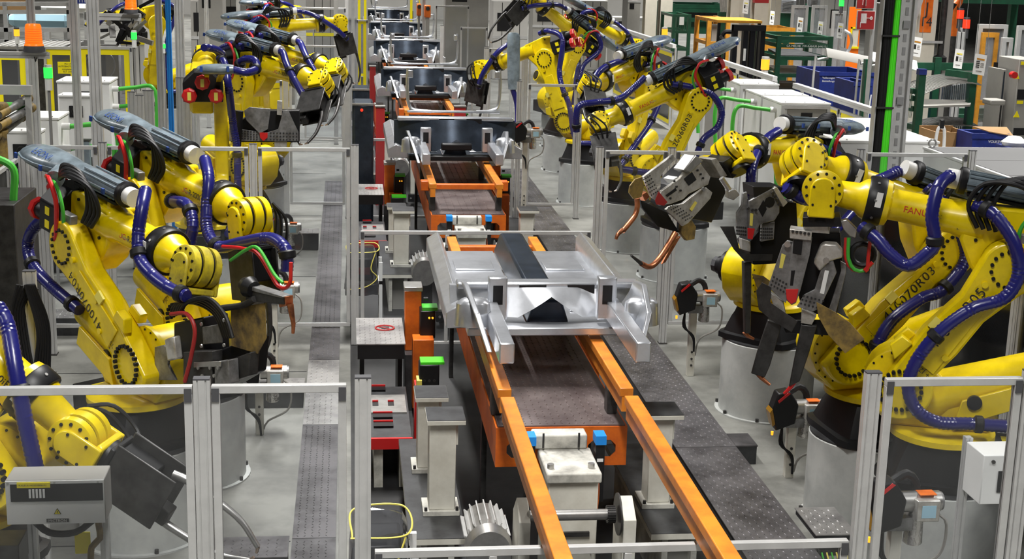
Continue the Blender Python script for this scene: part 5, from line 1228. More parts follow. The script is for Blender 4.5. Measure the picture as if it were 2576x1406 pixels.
# far left cell with yellow bordered panels
YC = 27.0
def cell_panel(u0, v0, u1, v1, y, label, pane='mesh_dark'):
    x0, x1, z0, z1 = rect(u0, v0, u1, v1, y); return panel((x0, y), (x1, y), 0.0, z1, label, pane=pane, trim=.10, bar=.05)
cell_panel(202, 118, 332, 300, YC, 'yellow bordered dark panel with a wire hoop behind, far left cell', 'film')
cell_panel(118, 118, 196, 300, YC, 'yellow bordered mesh panel behind the tall left posts', 'film')
cell_panel(-10, 130, 70, 300, YC - 1, 'yellow bordered mesh panel at the left edge', 'film')
t = thing('machine_tool', 'dark machine behind the yellow bordered panels', 'machine', (P(180, 150, y=YC + 1.4).x, YC + 1.4, 0))
x0, x1, z0, z1 = rect(-10, 80, 262, 300, YC + .8)
bx('body', 'steel_dark', t, x0, x1, YC + .8, YC + 2.4, 0, z1 - .35, .02); bx('top_grille', 'cabinet_grey', t, x0, P(150, 80, y=YC + .8).x, YC + .8, YC + 2.4, z1 - .35, z1 - .3)
for i in range(12): bx('grille_bar', 'alu', t, x0 + .12 * i + .05, x0 + .12 * i + .08, YC + .82, YC + 2.38, z1 - .3, z1 - .285)
p = P(248, 165, y=YC + .6); MB().torus((p.x, YC + .78, p.z), (0, 1, 0), .27, .014, 24, 6).build('wire_hoop', 'steel', t)
bx('keypad_panel', 'paper', t, *[P(225, 100, y=YC + .79).x, P(245, 100, y=YC + .79).x], YC + .76, YC + .8, P(277, 108, y=YC + .79).z, P(277, 96, y=YC + .79).z)
# sign
x0, x1, z0, z1 = rect(146, 156, 184, 185, YC - .3)
t = thing('cell_sign', 'yellow sign with black station name between tall left posts', 'sign', ((x0 + x1) / 2, YC - .3, z0))
bx('board', 'safety_yellow', t, x0, x1 + .1, YC - .3, YC - .29, z0, z1)
hs = (z1 - z0) / 5.2
for i, s_ in enumerate(('PQ 37x', 'AUTOBASTIDOR 1', 'completación', 'EST 21040')):
    text('sign_line', s_, 'ink', ((x0 + x1 + .1) / 2, YC - .3015, z1 - hs * (.9 + 1.15 * i)), (1, 0, 0), UP, hs * 1.05, t, align='CENTER')
bx('sign_holder', 'alu', t, x1 + .1, x1 + .13, YC - .3, YC - .27, 0, z1)
# blue drum covers on rails above
x0, x1, z0, z1 = rect(17, 33, 172, 73, 30.0)
t = thing('drum_cover', 'long light blue rounded drum cover at the upper left', 'machine cover', ((x0 + x1) / 2, 30.2, z0))
hh = (z1 - z0) / 2
MB().lathe([(0, hh * .55), (.12, hh), (x1 - x0 - .12, hh), (x1 - x0, hh * .55)], (x0, 30.3, z0 + hh), (1, 0, 0), 8).build('cover', 'sky_blue', t, smooth=20)
for xx in (x0 + .1, x1 - .1): bx('leg', 'alu', t, xx - .05, xx + .05, 30.2, 30.4, 0, z0 + .02)
x0, x1, z0, z1 = rect(100, 8, 225, 33, 31.5)
t = thing('drum_cover', 'pale grey rounded drum cover behind the blue one', 'machine cover', ((x0 + x1) / 2, 31.6, z0)); hh = (z1 - z0) / 2
MB().lathe([(0, hh * .55), (.12, hh), (x1 - x0 - .12, hh), (x1 - x0, hh * .55)], (x0, 31.7, z0 + hh), (1, 0, 0), 8).build('cover', 'white', t, smooth=20)
for xx in (x0 + .1, x1 - .1): bx('leg', 'alu', t, xx - .05, xx + .05, 31.6, 31.8, 0, z0 + .02)
t = thing('gantry_frame', 'aluminium gantry rails around the drum covers, upper left', 'frame', (P(90, 30, y=29.6).x, 29.6, 0))
for v in (10, 30, 75, 105):
    p = P(-15, v, y=29.6); q = P(175 if v != 105 else 262, v, y=29.6); MB().beam(p, q, .08, .08).build('rail', 'alu', t)
for u in (12, 172):
    p = P(u, 5, y=29.6); MB().beam((p.x, 29.6, 0), p, .08, .08).build('upright', 'alu', t)
bx('foil_panel', 'card', t, P(-10, 0, y=29.9).x, P(75, 0, y=29.9).x, 29.85, 29.9, P(0, 28, y=29.9).z, P(0, -10, y=29.9).z)
x0, x1, z0, z1 = rect(190, -8, 214, 9, 26.2); t = thing('blue_sign', 'small blue board with white digits at the top left edge', 'sign', (x0, 26.2, z0)); bx('board', 'blue', t, x0, x1 + .05, 26.2, 26.22, z0, z1); text('digits', '111 94', 'paper', (x0 + .05, 26.198, z0 + .05), (1, 0, 0), UP, .09, t)
bx('hanger', 'alu', t, x0 + .02, x0 + .05, 26.22, 26.25, 0, z1)
def stack_light(u, v, y, m, label, sc=1.0, rod=None, under=0):
    c = P(u, v, y=y); t = thing('stack_light', label, 'signal lamp', (c.x, y, under))
    MB().cyl((c.x, y, c.z - .06 * sc), (c.x, y, c.z + .06 * sc), .05 * sc, n=14).build('lens', m, t)
    MB().cyl((c.x, y, c.z + .06 * sc), (c.x, y, c.z + .09 * sc), .045 * sc, n=14).build('cap', 'white' if rod is None else 'cap', t)
    MB().cyl((c.x, y, c.z - .20 * sc), (c.x, y, c.z - .06 * sc), .04 * sc, n=14).build('body', rod or 'white', t)
    MB().cyl((c.x, y, under), (c.x, y, c.z - .20 * sc), .018, n=8).build('pole', 'alu_dark', t)
    return t
stack_light(42, 82, 27, 'lamp_amber', 'small amber signal lamp at the upper left edge', 1.0, 'white')
stack_light(337, 90, 25.5, 'lamp_green', 'green signal lamp beside the far left robot gripper', 1.0)
stack_light(121, 183, 17.0, 'lamp_green', 'green signal lamp left of the white cabinets', 1.0)
stack_light(412, 116, 25, 'lamp_green', 'tiny green signal lamp behind the blue post', .6)
# gripper of the far left robot
g = thing('gripper', 'black tangled gripper tool of the far left handling robot', 'gripper', rM.flange)
rr = random.Random(5)
for i in range(26):
    u, v = rr.uniform(270, 365), rr.uniform(5, 110); p = P(u, v, y=30.0 + rr.uniform(-.3, .3)); q = p + Vector((rr.uniform(-.35, .35), rr.uniform(-.1, .1), rr.uniform(-.3, .3)))
    MB().beam(p, q, rr.uniform(.04, .12), rr.uniform(.04, .1)).build('gripper_link' if i % 4 else 'gripper_pad', 'black' if i % 5 else 'steel', g)

# ================================================================ dark equipment right behind the robots
for i, (ya, yb) in enumerate([(7.2, 8.6), (8.7, 10.1), (10.2, 11.6), (11.7, 13.1), (13.2, 14.6)]):
    panel((5.15, ya), (5.15, yb), .1, 2.1, 'clear panel of the right side fence behind the robots, %s' % nth[i])
    post(5.15, yb + .05, 2.14, 'slotted post of the right side fence behind the robots, %s' % nth[i], along='y', w_=.09)
for i, (ya, yb) in enumerate([(8.0, 9.2), (9.4, 10.6), (10.9, 12.2), (12.5, 13.8)]):
    t = thing('cable_cabinet', 'dark cabinet behind the right side fence, %s' % nth[i], 'cabinet', (5.7, (ya + yb) / 2, 0))
    bx('body', 'steel_dark', t, 5.4, 6.1, ya, yb, 0, 1.75, .01); bx('top', 'plate_dark', t, 5.39, 6.11, ya - .01, yb + .01, 1.75, 1.77)
    for k in range(3): MB().sweep([(5.38, ya + .2 + .2 * k, 1.6), (5.34, ya + .25 + .2 * k, 1.2), (5.36, ya + .2 + .22 * k, .7), (5.32, ya + .2 + .2 * k, .05)], .016, 6, step=.15).build('hanging_cable', 'rubber', t)
# grey cabinet at the left edge
x0, x1, z0, z1 = rect(-40, 515, 36, 930, 11.2)
t = thing('edge_cabinet', 'grey steel cabinet at the left edge with green hose above', 'cabinet', ((x0 + x1) / 2, 11.5, 0))
bx('body', 'steel_dark', t, x0, x1, 11.2, 12.0, 0, z1, .008); MB().sweep([(x1 - .05, 11.4, z1), (x1 - .04, 11.4, z1 + .25), (x1 - .2, 11.4, z1 + .35)], .03, 8).build('green_hose', 'green', t)
# floor cabling and junction boxes in the left cell
for i, (u, v, lb) in enumerate([(180, 800, 'small step plate on the floor left of the first arm'), (545, 1090, 'grey cable box on the floor behind the front left screen')]):
    c = P(u, v, z=.2); tread_slab('floor_step', lb, 'step plate', c.x - .25, c.x + .2, c.y, c.y + .4, 0, .2, 'tread_light' if i == 0 else 'tread', .06)
# ================================================================ right background
# row of white controllers behind the right robots
for i, (u0, u1, v, zt, dp, lb) in enumerate([(1768, 1822, 172, 2.0, .9, 'white cabinet with black vent left of the forklift, furthest of the right row'), (1862, 1955, 210, 2.0, .9, 'white topped cabinet second in the right row'),
        (1915, 2028, 238, 2.0, .9, 'white topped cabinet third in the right row'), (1966, 2084, 258, 2.0, 1.0, 'white cabinet with steel door and black vent above the grey housing')]):
    a = P(u0, v, z=zt); b = P(u1, v, z=zt); y = min(a.y, b.y)
    white_cabinet(a.x, b.x, y, y + dp, 0.0, zt, lb, False, False, 1 if i in (1, 2, 3) else 0, door=True)
white_cabinet(6.0, 7.3, 16.9, 19.3, 0, 2.0, 'long white cabinet beside the bright green cable run', False, False, 2)
white_cabinet(6.9, 8.9, 13.0, 16.4, 0, 2.0, 'big white cabinet with grey felt top at the right edge', False, eyes=4, top='white')
for i in range(3):
    t = thing('felt_mat', ['grey felt mat on the big cabinet, rear one', 'grey felt mat on the big cabinet, middle one', 'grey felt mat on the big cabinet, front one'][i], 'mat', (7.9, 15.75 - 1.08 * i, 2.0))
    bx('mat', 'grey_felt', t, 6.93, 8.87, 15.3 - 1.08 * i, 16.35 - 1.08 * i, 2.0, 2.006)
# side fence along the aisle with yellow bordered panes
for i, (ya, yb) in enumerate([(20.2, 21.6), (21.7, 23.3), (25.3, 27.6), (27.7, 30.6), (33.5, 36.8), (36.9, 41.0)]):
    panel((7.68, ya), (7.68, yb), .1, 1.86, 'yellow bordered pane of the right aisle fence, %s' % nth[i], trim=.09, pane='acrylic')
for i, (ya, yb) in enumerate([(19.9, 24.0), (25.2, 31.0), (33.4, 41.5)]):
    t = thing('hand_rail', ['white handrail of the right aisle fence, nearest length', 'white handrail of the right aisle fence, middle length by the forklift', 'white handrail of the right aisle fence, far length by the columns'][i], 'handrail', (7.68, (ya + yb) / 2, 0))
    profile(MB(), (7.68, ya, 2.0), (7.68, yb, 2.0), .09, .09).build('rail', 'white', t, smooth=0)
    for yy in (ya + .15, yb - .2): bx('support', 'alu', t, 7.725, 7.77, yy - .03, yy + .03, 0, 1.96)
# stack lamps on the fence
stack_light(1925, 162, 26.6, 'lamp_amber', 'white and amber signal lamp right of the forklift', 1.6)
stack_light(1672, 82, 38.0, 'lamp_amber', 'white and amber signal lamp before the beige columns', 1.6)
stack_light(2246, 258, 19.5, 'lamp_amber', 'amber signal lamp right of the green cable run', 1.2)
stack_light(2416, 36, 26.0, 'lamp_red', 'red signal lamp above the right booth, upper one', 1.3, 'cap')
stack_light(2431, 60, 25.0, 'lamp_red', 'red signal lamp above the right booth, lower one', 1.3, 'cap')
stack_light(2117, 8, 34.0, 'lamp_green', 'green signal lamp left of the fire signs', 1.2, 'cap')
# cable mast with the bright green duct
y = 16.5; c = P(2237, 200, y=y)
t = thing('cable_mast', 'slotted steel mast with bright green cable duct and black cables', 'cable mast', (c.x, y, 0))
mm_ = lambda d0, d1, y0, y1, n, m, z0=0, z1=4.4: bx(n, m, t, c.x + d0, c.x + d1, y + y0, y + y1, z0, z1)
mm_(.05, .20, -.06, .06, 'strut', 'alu'); mm_(.20, .235, -.09, .06, 'strut_flange', 'alu'); mm_(.035, .05, -.09, .06, 'strut_flange', 'alu')
for i in range(26): bx('slot', 'alu_dark', t, c.x + .105, c.x + .145, y - .064, y - .06, .3 + .155 * i, .39 + .155 * i)
for dx, m, r in ((-.16, 'safety_yellow', .008), ):
    MB().cyl((c.x + dx, y - .03, 0), (c.x + dx, y - .03, 4.4), r, n=8).build('thin_cable', m, t)
for i in range(3): MB().sweep([(c.x - .13 + .03 * i, y - .05, 0), (c.x - .125 + .03 * i, y - .05, 1.5), (c.x - .11 + .03 * i, y - .05, 2.6), (c.x - .125 + .03 * i, y - .05, 4.4)], .022, 8, step=.2).build('black_cable', 'rubber', t)
for i in range(3): MB().sweep([(c.x - .035 + .032 * i, y - .06, 0), (c.x - .035 + .03 * i, y - .06, 1.5), (c.x - .025 + .025 * i, y - .06, 2.8), (c.x + .0 + .018 * i, y - .06, 4.4)], .024, 8, step=.2).build('green_cable', 'bright_green', t)
mm_(-.17, -.155, -.06, .06, 'tray_side', 'alu'); mm_(-.155, .035, .05, .06, 'tray_back', 'alu_dark')
for zz in (1.2, 2.45, 3.3): bx('tie', 'ink', t, c.x - .16, c.x + .05, y - .095, y - .06, zz, zz + .02)
for zz in (2.5, 3.4): bx('bracket', 'alu_dark', t, c.x + .09, c.x + .17, y - .075, y - .06, zz, zz + .09)
# fire equipment signs
for i, (v0, v1) in enumerate([(27, 75), (-26, 22)]):
    x0, x1, z0, z1 = rect(2153, v0, 2203, v1, 21.5)
    t = thing('fire_sign', ['square red fire hose sign', 'red extinguisher sign above the fire hose sign'][i], 'sign', ((x0 + x1) / 2, 21.5, z0), None)
    bx('frame', 'white', t, x0, x1, 21.5, 21.52, z0, z1); bx('field', 'sign_red', t, x0 + .012, x1 - .012, 21.494, 21.5, z0 + .012, z1 - .012)
    w_ = x1 - x0; h_ = z1 - z0
    if i == 0:
        for k in range(7): bx('hose_stripe', 'paper', t, x0 + w_ * (.22 + .045 * k), x0 + w_ * (.25 + .045 * k), 21.490, 21.494, z0 + h_ * .35, z0 + h_ * .85)
        bx('hose_end', 'paper', t, x0 + w_ * .20, x0 + w_ * .23, 21.490, 21.494, z0 + h_ * .12, z0 + h_ * .4)
        bx('axle', 'paper', t, x0 + w_ * .53, x0 + w_ * .72, 21.490, 21.494, z0 + h_ * .60, z0 + h_ * .63); MB().torus((x0 + w_ * .78, 21.491, z0 + h_ * .615), (0, 1, 0), w_ * .07, w_ * .014, 18, 5).build('valve_wheel', 'paper', t)
        bx('wheel_spoke', 'paper', t, x0 + w_ * .71, x0 + w_ * .85, 21.490, 21.494, z0 + h_ * .605, z0 + h_ * .625); bx('wheel_spoke', 'paper', t, x0 + w_ * .772, x0 + w_ * .788, 21.490, 21.494, z0 + h_ * .55, z0 + h_ * .68)
        bx('sign_post', 'alu', t, x1 - .03, x1 + .02, 21.53, 21.58, 0, z1 + .5)
    else:
        MB().lathe([(0, w_ * .14), (h_ * .4, w_ * .14), (h_ * .46, w_ * .05)], (x0 + w_ * .5, 21.4945, z0 + h_ * .15), UP, 12, sq=(1, .03)).build('cylinder_pictogram', 'paper', t)
        MB().beam((x0 + w_ * .34, 21.493, z0 + h_ * .2), (x0 + w_ * .36, 21.493, z0 + h_ * .6), .01, .004).build('hose_pictogram', 'paper', t)
# hanging information sheets
def sheet(u0, v0, u1, v1, y, label, k):
    x0, x1, z0, z1 = rect(u0, v0, u1, v1, y); w_ = x1 - x0; h_ = z1 - z0
    t = thing('info_sheet', label, 'poster', ((x0 + x1) / 2, y, z0), 'hanging information sheets')
    a = R(-12); cx_ = (x0 + x1) / 2
    def q(fx, fz, d=0): return Vector((x0 + w_ * fx + .10 * w_ * (fz - .5), y - d, z0 + h_ * fz - (fx - .5) * .14 * w_))
    def pl(n, m, a0, b0, a1, b1, d): MB().prism([q(a0, b0, d), q(a1, b0, d), q(a1, b1, d), q(a0, b1, d)], (0, .002, 0)).build(n, m, t)
    pl('paper', 'paper', 0, 0, 1, 1, 0); pl('header', 'brown_orange' if k % 2 else 'tape_yellow', .2, .72, .85, .80, .003)
    if k < 3: pl('drawing', 'steel_dark', .18, .38, .45, .62, .003)
    else:
        for j in range(4): pl('bar', 'ink', .18, .34 + .09 * j, .48, .39 + .09 * j, .003)
    for j in range(3): pl('text_line', 'cabinet_grey', .55, .40 + .08 * j, .85, .43 + .08 * j, .003)
    pl('text_line', 'cabinet_grey', .25, .16, .75, .2, .003)
    for fx in (.05, .95): MB().cyl(q(fx, 1), q(fx, 1) + UP * 3, .004, n=5).build('hanging_wire', 'alu_dark', t)
    return t
for i, (u0, v0, u1, v1, y, lb) in enumerate([(1936, 28, 1949, 62, 33, 'white information sheet hanging furthest left, by the beige columns'), (2004, 44, 2021, 82, 31, 'white information sheet hanging second from the left'),
        (2056, 54, 2071, 90, 30, 'white information sheet hanging third from the left'), (2105, 58, 2122, 96, 29.5, 'white information sheet hanging before the orange door'), (2292, 94, 2320, 142, 24, 'white information sheet hanging before the J 14 column'),
        (2398, 124, 2425, 172, 22.5, 'white information sheet hanging left of the amber door'), (2447, 137, 2482, 188, 21, 'white information sheet with black bars, furthest right'), (2262, 102, 2276, 124, 27, 'small white sheet on the wall left of the J 14 column'), (1868, 0, 1884, 34, 36, 'white sheet stuck between beige columns at the top')]):
    sheet(u0, v0, u1, v1, y, lb, (i % 3) if i not in (6,) else 3)
# building columns
for i, (u0, u1, y, lb) in enumerate([(1622, 1651, 42, 'beige steel building column, furthest left'), (1660, 1690, 42, 'beige steel building column beside the furthest left one'), (1836, 1870, 36.5, 'beige column above the black forklift mast'), (1896, 1930, 36.5, 'grey beige column right of the forklift column'), (1936, 1962, 38, 'narrow grey column right of the forklift')]):
    a = P(u0, 60, y=y); b = P(u1, 60, y=y); t = thing('building_column', lb, 'column', ((a.x + b.x) / 2, y, 0))
    w_ = b.x - a.x
    bx('flange', 'column', t, a.x, b.x, y, y + .03, 0, 5.5); bx('flange', 'column', t, a.x, b.x, y + .37, y + .40, 0, 5.5); bx('web', 'column', t, (a.x + b.x) / 2 - .02, (a.x + b.x) / 2 + .02, y + .03, y + .37, 0, 5.5)
    if i == 3: bx('red_band', 'sign_red', t, a.x - .005, b.x + .005, y - .006, y + .2, P(u0, 7, y=y).z, 5.4)
    bx('base_plate', 'column', t, a.x - .08, b.x + .08, y - .08, y + .48, 0, .03)
y = 26.5
t = thing('building_column', 'beige column with orange J 14 marking', 'column', (P(2350, 100, y=y).x, y, 0))
for n, u0, u1, d0, d1, m in (('flange', 2303, 2352, .0, .04, 'column'), ('web', 2346, 2352, .04, .5, 'column'), ('flange', 2303, 2360, .5, .54, 'column'), ('side_channel', 2368, 2396, .1, .16, 'cabinet_grey')):
    a = P(u0, 100, y=y); b = P(u1, 100, y=y); bx(n, m, t, a.x, b.x, y + d0, y + d1, 0, 5.2)
x0, x1, z0, z1 = rect(2312, -6, 2349, 81, y)
bx('orange_field', 'orange', t, x0, x1, y - .008, y, z0, z1)
text('marking', 'J', 'ink', ((x0 + x1) / 2, y - .009, P(2330, 23, y=y).z), (1, 0, 0), UP, .33, t, align='CENTER'); text('marking', '14', 'ink', ((x0 + x1) / 2, y - .009, P(2328, 56, y=y).z), (1, 0, 0), UP, .25, t, align='CENTER')
p = P(2371, 100, y=y); MB().cyl((p.x, y + .05, 0), (p.x, y + .05, 5.2), .06, n=12).build('drain_pipe', 'steel_dark', t); q = P(2366, 152, y=y); MB().lathe([(0, .07), (.05, .13), (.18, .13), (.22, .07)], (p.x, y + .05, q.z - .12), UP, 14).build('pipe_joint', 'rubber', t)
bx('clamp_strap', 'alu', t, P(2285, 0, y=y).x, P(2380, 0, y=y).x, y - .03, y - .01, P(2300, 108, y=y).z, P(2300, 102, y=y).z)
MB().beam(P(2313, -10, y=y - .3), P(2278, 92, y=y - .3), .16, .10).build('diagonal_brace', 'alu', t)
MB().beam(P(2276, 118, y=y - .3), P(2284, 190, y=y - .3), .10, .06).build('diagonal_brace', 'steel_dark', t)
# ---- stillages
def frame_rack(u0, v0, u1, v1, y, dp, m, label, cat='rack', levels=(.35, .7), bar=.09, name='stillage', z0=0.0, slant=0):
    x0, x1, zz0, z1 = rect(u0, v0, u1, v1, y); t = thing(name, label, cat, ((x0 + x1) / 2, y + dp / 2, z0))
    for xx in (x0, x1):
        for yy in (y, y + dp): bx('post', m, t, xx - bar / 2, xx + bar / 2, yy - bar / 2, yy + bar / 2, z0, z1)
    zs = [z0 + .1] + [z0 + (z1 - z0) * l for l in levels] + [z1 - bar / 2]
    for z in zs:
        for yy in (y, y + dp): bx('cross_rail', m, t, x0 + bar / 2, x1 - bar / 2, yy - bar * .4, yy + bar * .4, z - bar * .4, z + bar * .4)
        for xx in (x0, x1): bx('side_rail', m, t, xx - bar * .4, xx + bar * .4, y + bar / 2, y + dp - bar / 2, z - bar * .4, z + bar * .4)
    return t, x0, x1, z0, z1
t, x0, x1, z0, z1 = frame_rack(1952, 92, 2090, 215, 29, 1.6, 'rack_green', 'tall green stillage right of the forklift', levels=(.55, .68, .82, .92))
for k, fz in enumerate((.55, .68, .82)):
    MB().prism([(x0 + .1, 29.1, z1 * fz), (x1 - .1, 29.1, z1 * fz), (x1 - .3, 30.4, z1 * fz + .05), (x0 + .2, 30.4, z1 * fz + .05)], (0, 0, .05)).build('shelf_sheet', 'steel' if k == 1 else 'plate_dark', t)
text('stencil', 'CA-M85348  VW-RANUR 6441131', 'paper', (x0 + .15, 28.94, z1 * .92), (1, 0, 0), UP, .06, t)
t, x0, x1, z0, z1 = frame_rack(1692, 36, 1735, 112, 40, 1.5, 'rack_green', 'green stillage with yellow corners behind the beige columns', levels=(.6, .8))
for i in range(8): bx('mesh_bar', 'rack_green', t, x0 + (x1 - x0) * (i + .5) / 8 - .012, x0 + (x1 - x0) * (i + .5) / 8 + .012, 39.96, 39.98, z1 * .8, z1 - .05)
bx('stuck_note', 'paper', t, x0 + .15, x0 + .28, 39.94, 39.95, z1 * .88, z1 * .97)
t, x0, x1, z0, z1 = frame_rack(1690, 12, 1838, 48, 46, 2.0, 'rack_green', 'wide dark green rack at the top right', levels=(.8, .92), bar=.16)
bx('load', 'rack_green', t, x0 + .2, x1 - .2, 46.1, 47.6, z1 * .62, z1 * .80); bx('load', 'plate_dark', t, x0 + .2, x1 - .3, 46.1, 47.6, z1 * .82, z1 * .9)
t, x0, x1, z0, z1 = frame_rack(1778, 46, 1832, 165, 33.5, 1.2, 'brown_orange', 'orange steel frame left of the forklift', levels=(.78,), bar=.10)
bx('grey_sheet', 'cabinet_grey', t, x0 + .1, x1 - .15, 33.6, 33.64, z1 * .4, z1 - .15)
t, x0, x1, z0, z1 = frame_rack(1925, 70, 1995, 120, 34.5, 1.2, 'brown_orange', 'rusty orange rack behind the forklift', levels=(.8,), bar=.10)
# silver door frames stacked at the top
t = thing('rack_of_profiles', 'row of bright metal profiles at the top right', 'profiles', (P(1825, 10, y=40).x, 40, 0))
for i in range(6): MB().beam(P(1812 + 5 * i, -10, y=40), P(1814 + 5 * i, 30, y=40), .045, .05).build('profile', 'steel', t)
bx('carrier', 'rack_green', t, P(1810, 0, y=40).x, P(1842, 0, y=40).x, 40.05, 40.15, 0, P(1810, 30, y=40).z)
# ---- forklift
y = 29.5; x0, x1, z0, z1 = rect(1838, 64, 1925, 200, y)
t = thing('forklift', 'black forklift with tall mast and overhead guard', 'forklift', ((x0 + x1) / 2, y + .8, 0))
for xx in (x0, x0 + .22, x1 - .30, x1 - .08): bx('mast_rail', 'black', t, xx, xx + .10, y, y + .16, 0.05, z1)
bx('mast_crosshead', 'black', t, x0, x1 + .02, y - .02, y + .16, z1 - .12, z1); bx('carriage', 'black', t, x0 + .05, x1 - .05, y - .06, y, .8, 1.25)
for xx in (x0 + .30, x0 + .36): MB().cyl((xx, y + .1, .8), (xx, y + .1, z1 - .1), .012, n=8).build('chain', 'steel', t)
bx('fork', 'steel_dark', t, x0 + .15, x0 + .25, y - 1.0, y - .06, .05, .10); bx('fork', 'steel_dark', t, x1 - .25, x1 - .15, y - 1.0, y - .06, .05, .10)
bx('body', 'black', t, x0 - .1, x1 + .1, y + .35, y + 2.2, .25, 1.1, .03)
bx('overhead_guard', 'brown_orange', t, x0 - .25, x1 + .05, y + .4, y + 1.9, z1 + .02, z1 + .07)
for xx in (x0 - .2, x1 + .0): MB().beam((xx, y + .45, z1 + .02), (xx - .0, y + .5, 1.1), .06, .06).build('guard_post', 'black', t); 
MB().sweep([P(1806, 180, y=y + .3), P(1812, 110, y=y + .3), P(1822, 82, y=y + .3), P(1842, 80, y=y + .3)], .05, 8).build('guard_hoop', 'black', t)
MB().sweep([P(1820, 168, y=y + .2), P(1822, 110, y=y + .2), P(1812, 90, y=y + .2)], .03, 8).build('hydraulic_hose', 'steel_dark', t)
for xx in (x0 - .05, x1 - .05):
    for yy in (y + .5, y + 1.8): MB().cyl((xx - .05, yy, .3), (xx + .12, yy, .3), .3, n=20).build('wheel', 'rubber', t)
bx('data_plate', 'paper', t, P(1876, 0, y=y).x, P(1882, 0, y=y).x, y - .08, y - .06, P(1876, 152, y=y).z, P(1876, 122, y=y).z)
# ---- blue steel containers
def container(u0, v0, u1, v1, y, dp, label, txt=None, ribs=True, m='blue', z0=0.02):
    x0, x1, zz, z1 = rect(u0, v0, u1, v1, y); t = thing('steel_container', label, 'container', ((x0 + x1) / 2, y + dp / 2, z0))
    th = .05
    bx('front_wall', m, t, x0, x1, y, y + th, z0, z1); bx('back_wall', m, t, x0, x1, y + dp - th, y + dp, z0, z1)
    bx('side_wall', m, t, x0, x0 + th, y + th, y + dp - th, z0, z1); bx('side_wall', m, t, x1 - th, x1, y + th, y + dp - th, z0, z1); bx('bottom', m, t, x0 + th, x1 - th, y + th, y + dp - th, z0, z0 + .05)
    bx('rim', m, t, x0 - .02, x1 + .02, y - .02, y + .0, z1 - .06, z1 + .01)
    if ribs:
        for k in range(4): xx = x0 + (x1 - x0) * (k + .5) / 4; bx('rib', m, t, xx - .04, xx + .04, y - .035, y, z0 + .05, z1 - .08)
    if txt:
        for k, s_ in enumerate(txt): text('lettering', s_, 'paper', (x0 + .05, y - .004, z1 - .10 - .06 * k), (1, 0, 0), UP, .05, t)
    return t, x0, x1, z1
t, x0, x1, z1 = container(2055, 184, 2200, 290, 25.5, 1.4, 'large blue steel container with white lettering', ('Volkswagen AG', 'Beistellungsstrom'), ribs=False)
bx('label_holder', 'steel_dark', t, x0 + .36, x0 + .58, 25.485, 25.5, z1 - .42, z1 - .24)
t, x0, x1, z1 = container(2142, 208, 2194, 300, 23.6, 1.0, 'smaller ribbed blue steel container with torn stickers', ('HI 82',), ribs=True)
bx('sticker', 'paper', t, x0 + .14, x0 + .22, 23.56, 23.57, z1 - .32, z1 - .18); MB().prism([(x0 + .24, 23.555, z1 - .62), (x0 + .28, 23.555, z1 - .62), (x0 + .31, 23.555, z1 - .20), (x0 + .29, 23.555, z1 - .20)], (0, .01, 0)).build('sticker', 'paper', t)
# hand stands with sign boards by the containers
for i, (u, v, u2, v2, y, lb) in enumerate([(2047, 240, 2092, 155, 23.4, 'bent pipe stand with sloped grey sign by the blue container'), (2157, 200, 2200, 165, 22.6, 'bent pipe stand with white notice by the fire signs')]):
    t = thing('sign_stand', lb, 'sign stand', (P(u, v, y=y).x, y, 0))
    p = P(u, v2 - 5, y=y); q = P(u2, v2, y=y)
    MB().sweep([(p.x, y, 0), (p.x + .02, y, p.z - .15), (p.x + .06, y, p.z), (p.x + .25, y, p.z + .03)], .02, 8, step=.1).build('pipe', 'alu', t)
    if i == 0: MB().sweep([(p.x + .75, y - .2, 0), (p.x + .80, y - .2, p.z - .25), (p.x + .84, y - .2, p.z - .1), (p.x + 1.0, y - .2, p.z - .06)], .02, 8, step=.1).build('pipe', 'alu', t)
    MB().prism([(p.x + .2, y - .1, p.z + .05), (p.x + .95, y - .22, p.z - .08), (p.x + .95, y - .12, p.z + .06), (p.x + .2, y + .0, p.z + .19)], (0, 0, .012)).build('board', 'cabinet_grey' if i == 0 else 'paper', t)
    for k in range(3): MB().prism([(p.x + .25, y - .09 + .03 * k, p.z + .063 + .04 * k), (p.x + .9, y - .20 + .03 * k, p.z - .055 + .04 * k), (p.x + .9, y - .195 + .03 * k, p.z - .048 + .04 * k), (p.x + .25, y - .085 + .03 * k, p.z + .07 + .04 * k)], (0, 0, .012)).build('text_line', 'ink', t)
# ---- green stillage of curved bright panels
y0 = 21.3
fr = lambda u, v, d=0.0: P(u, v, y=y0 + d)
t = thing('panel_stillage', 'green stillage holding curved bright sheet panels at the right', 'stillage', (fr(2350, 250).x, y0 + .6, 0))
xl, xr = fr(2238, 250).x, fr(2455, 250).x; xm = fr(2306, 250).x
for n, xx, yy, zt, m in (('post', xm, y0 - .1, fr(2310, 175).z, 'rack_green'), ('post', xr, y0 + .2, fr(2455, 185).z, 'rack_green'), ('post', xl + .05, y0 + 1.2, fr(2260, 165).z, 'rack_green'), ('post', xr - .05, y0 + 1.5, fr(2380, 162).z, 'rack_green')):
    bx(n, m, t, xx - .055, xx + .055, yy - .055, yy + .055, 0, zt)
bx('post_cap', 'blue', t, xm - .06, xm + .06, y0 - .16, y0 - .04, fr(2310, 186).z, fr(2310, 172).z)
for v in (222, 240, 266, 312):
    a = fr(2242, v - 4, 1.2); b = fr(2300, v + 8, -.05); MB().beam(a, b, .05, .08).build('comb_rail', 'rack_green', t)
for v in (162, 170): MB().beam(fr(2245, v, 1.4), fr(2450, v + 2, 1.6), .07, .07).build('top_rail', 'rack_green', t)
MB().beam(fr(2380, 182, .6), fr(2455, 192, .2), .06, .10).build('top_rail', 'rack_green', t)
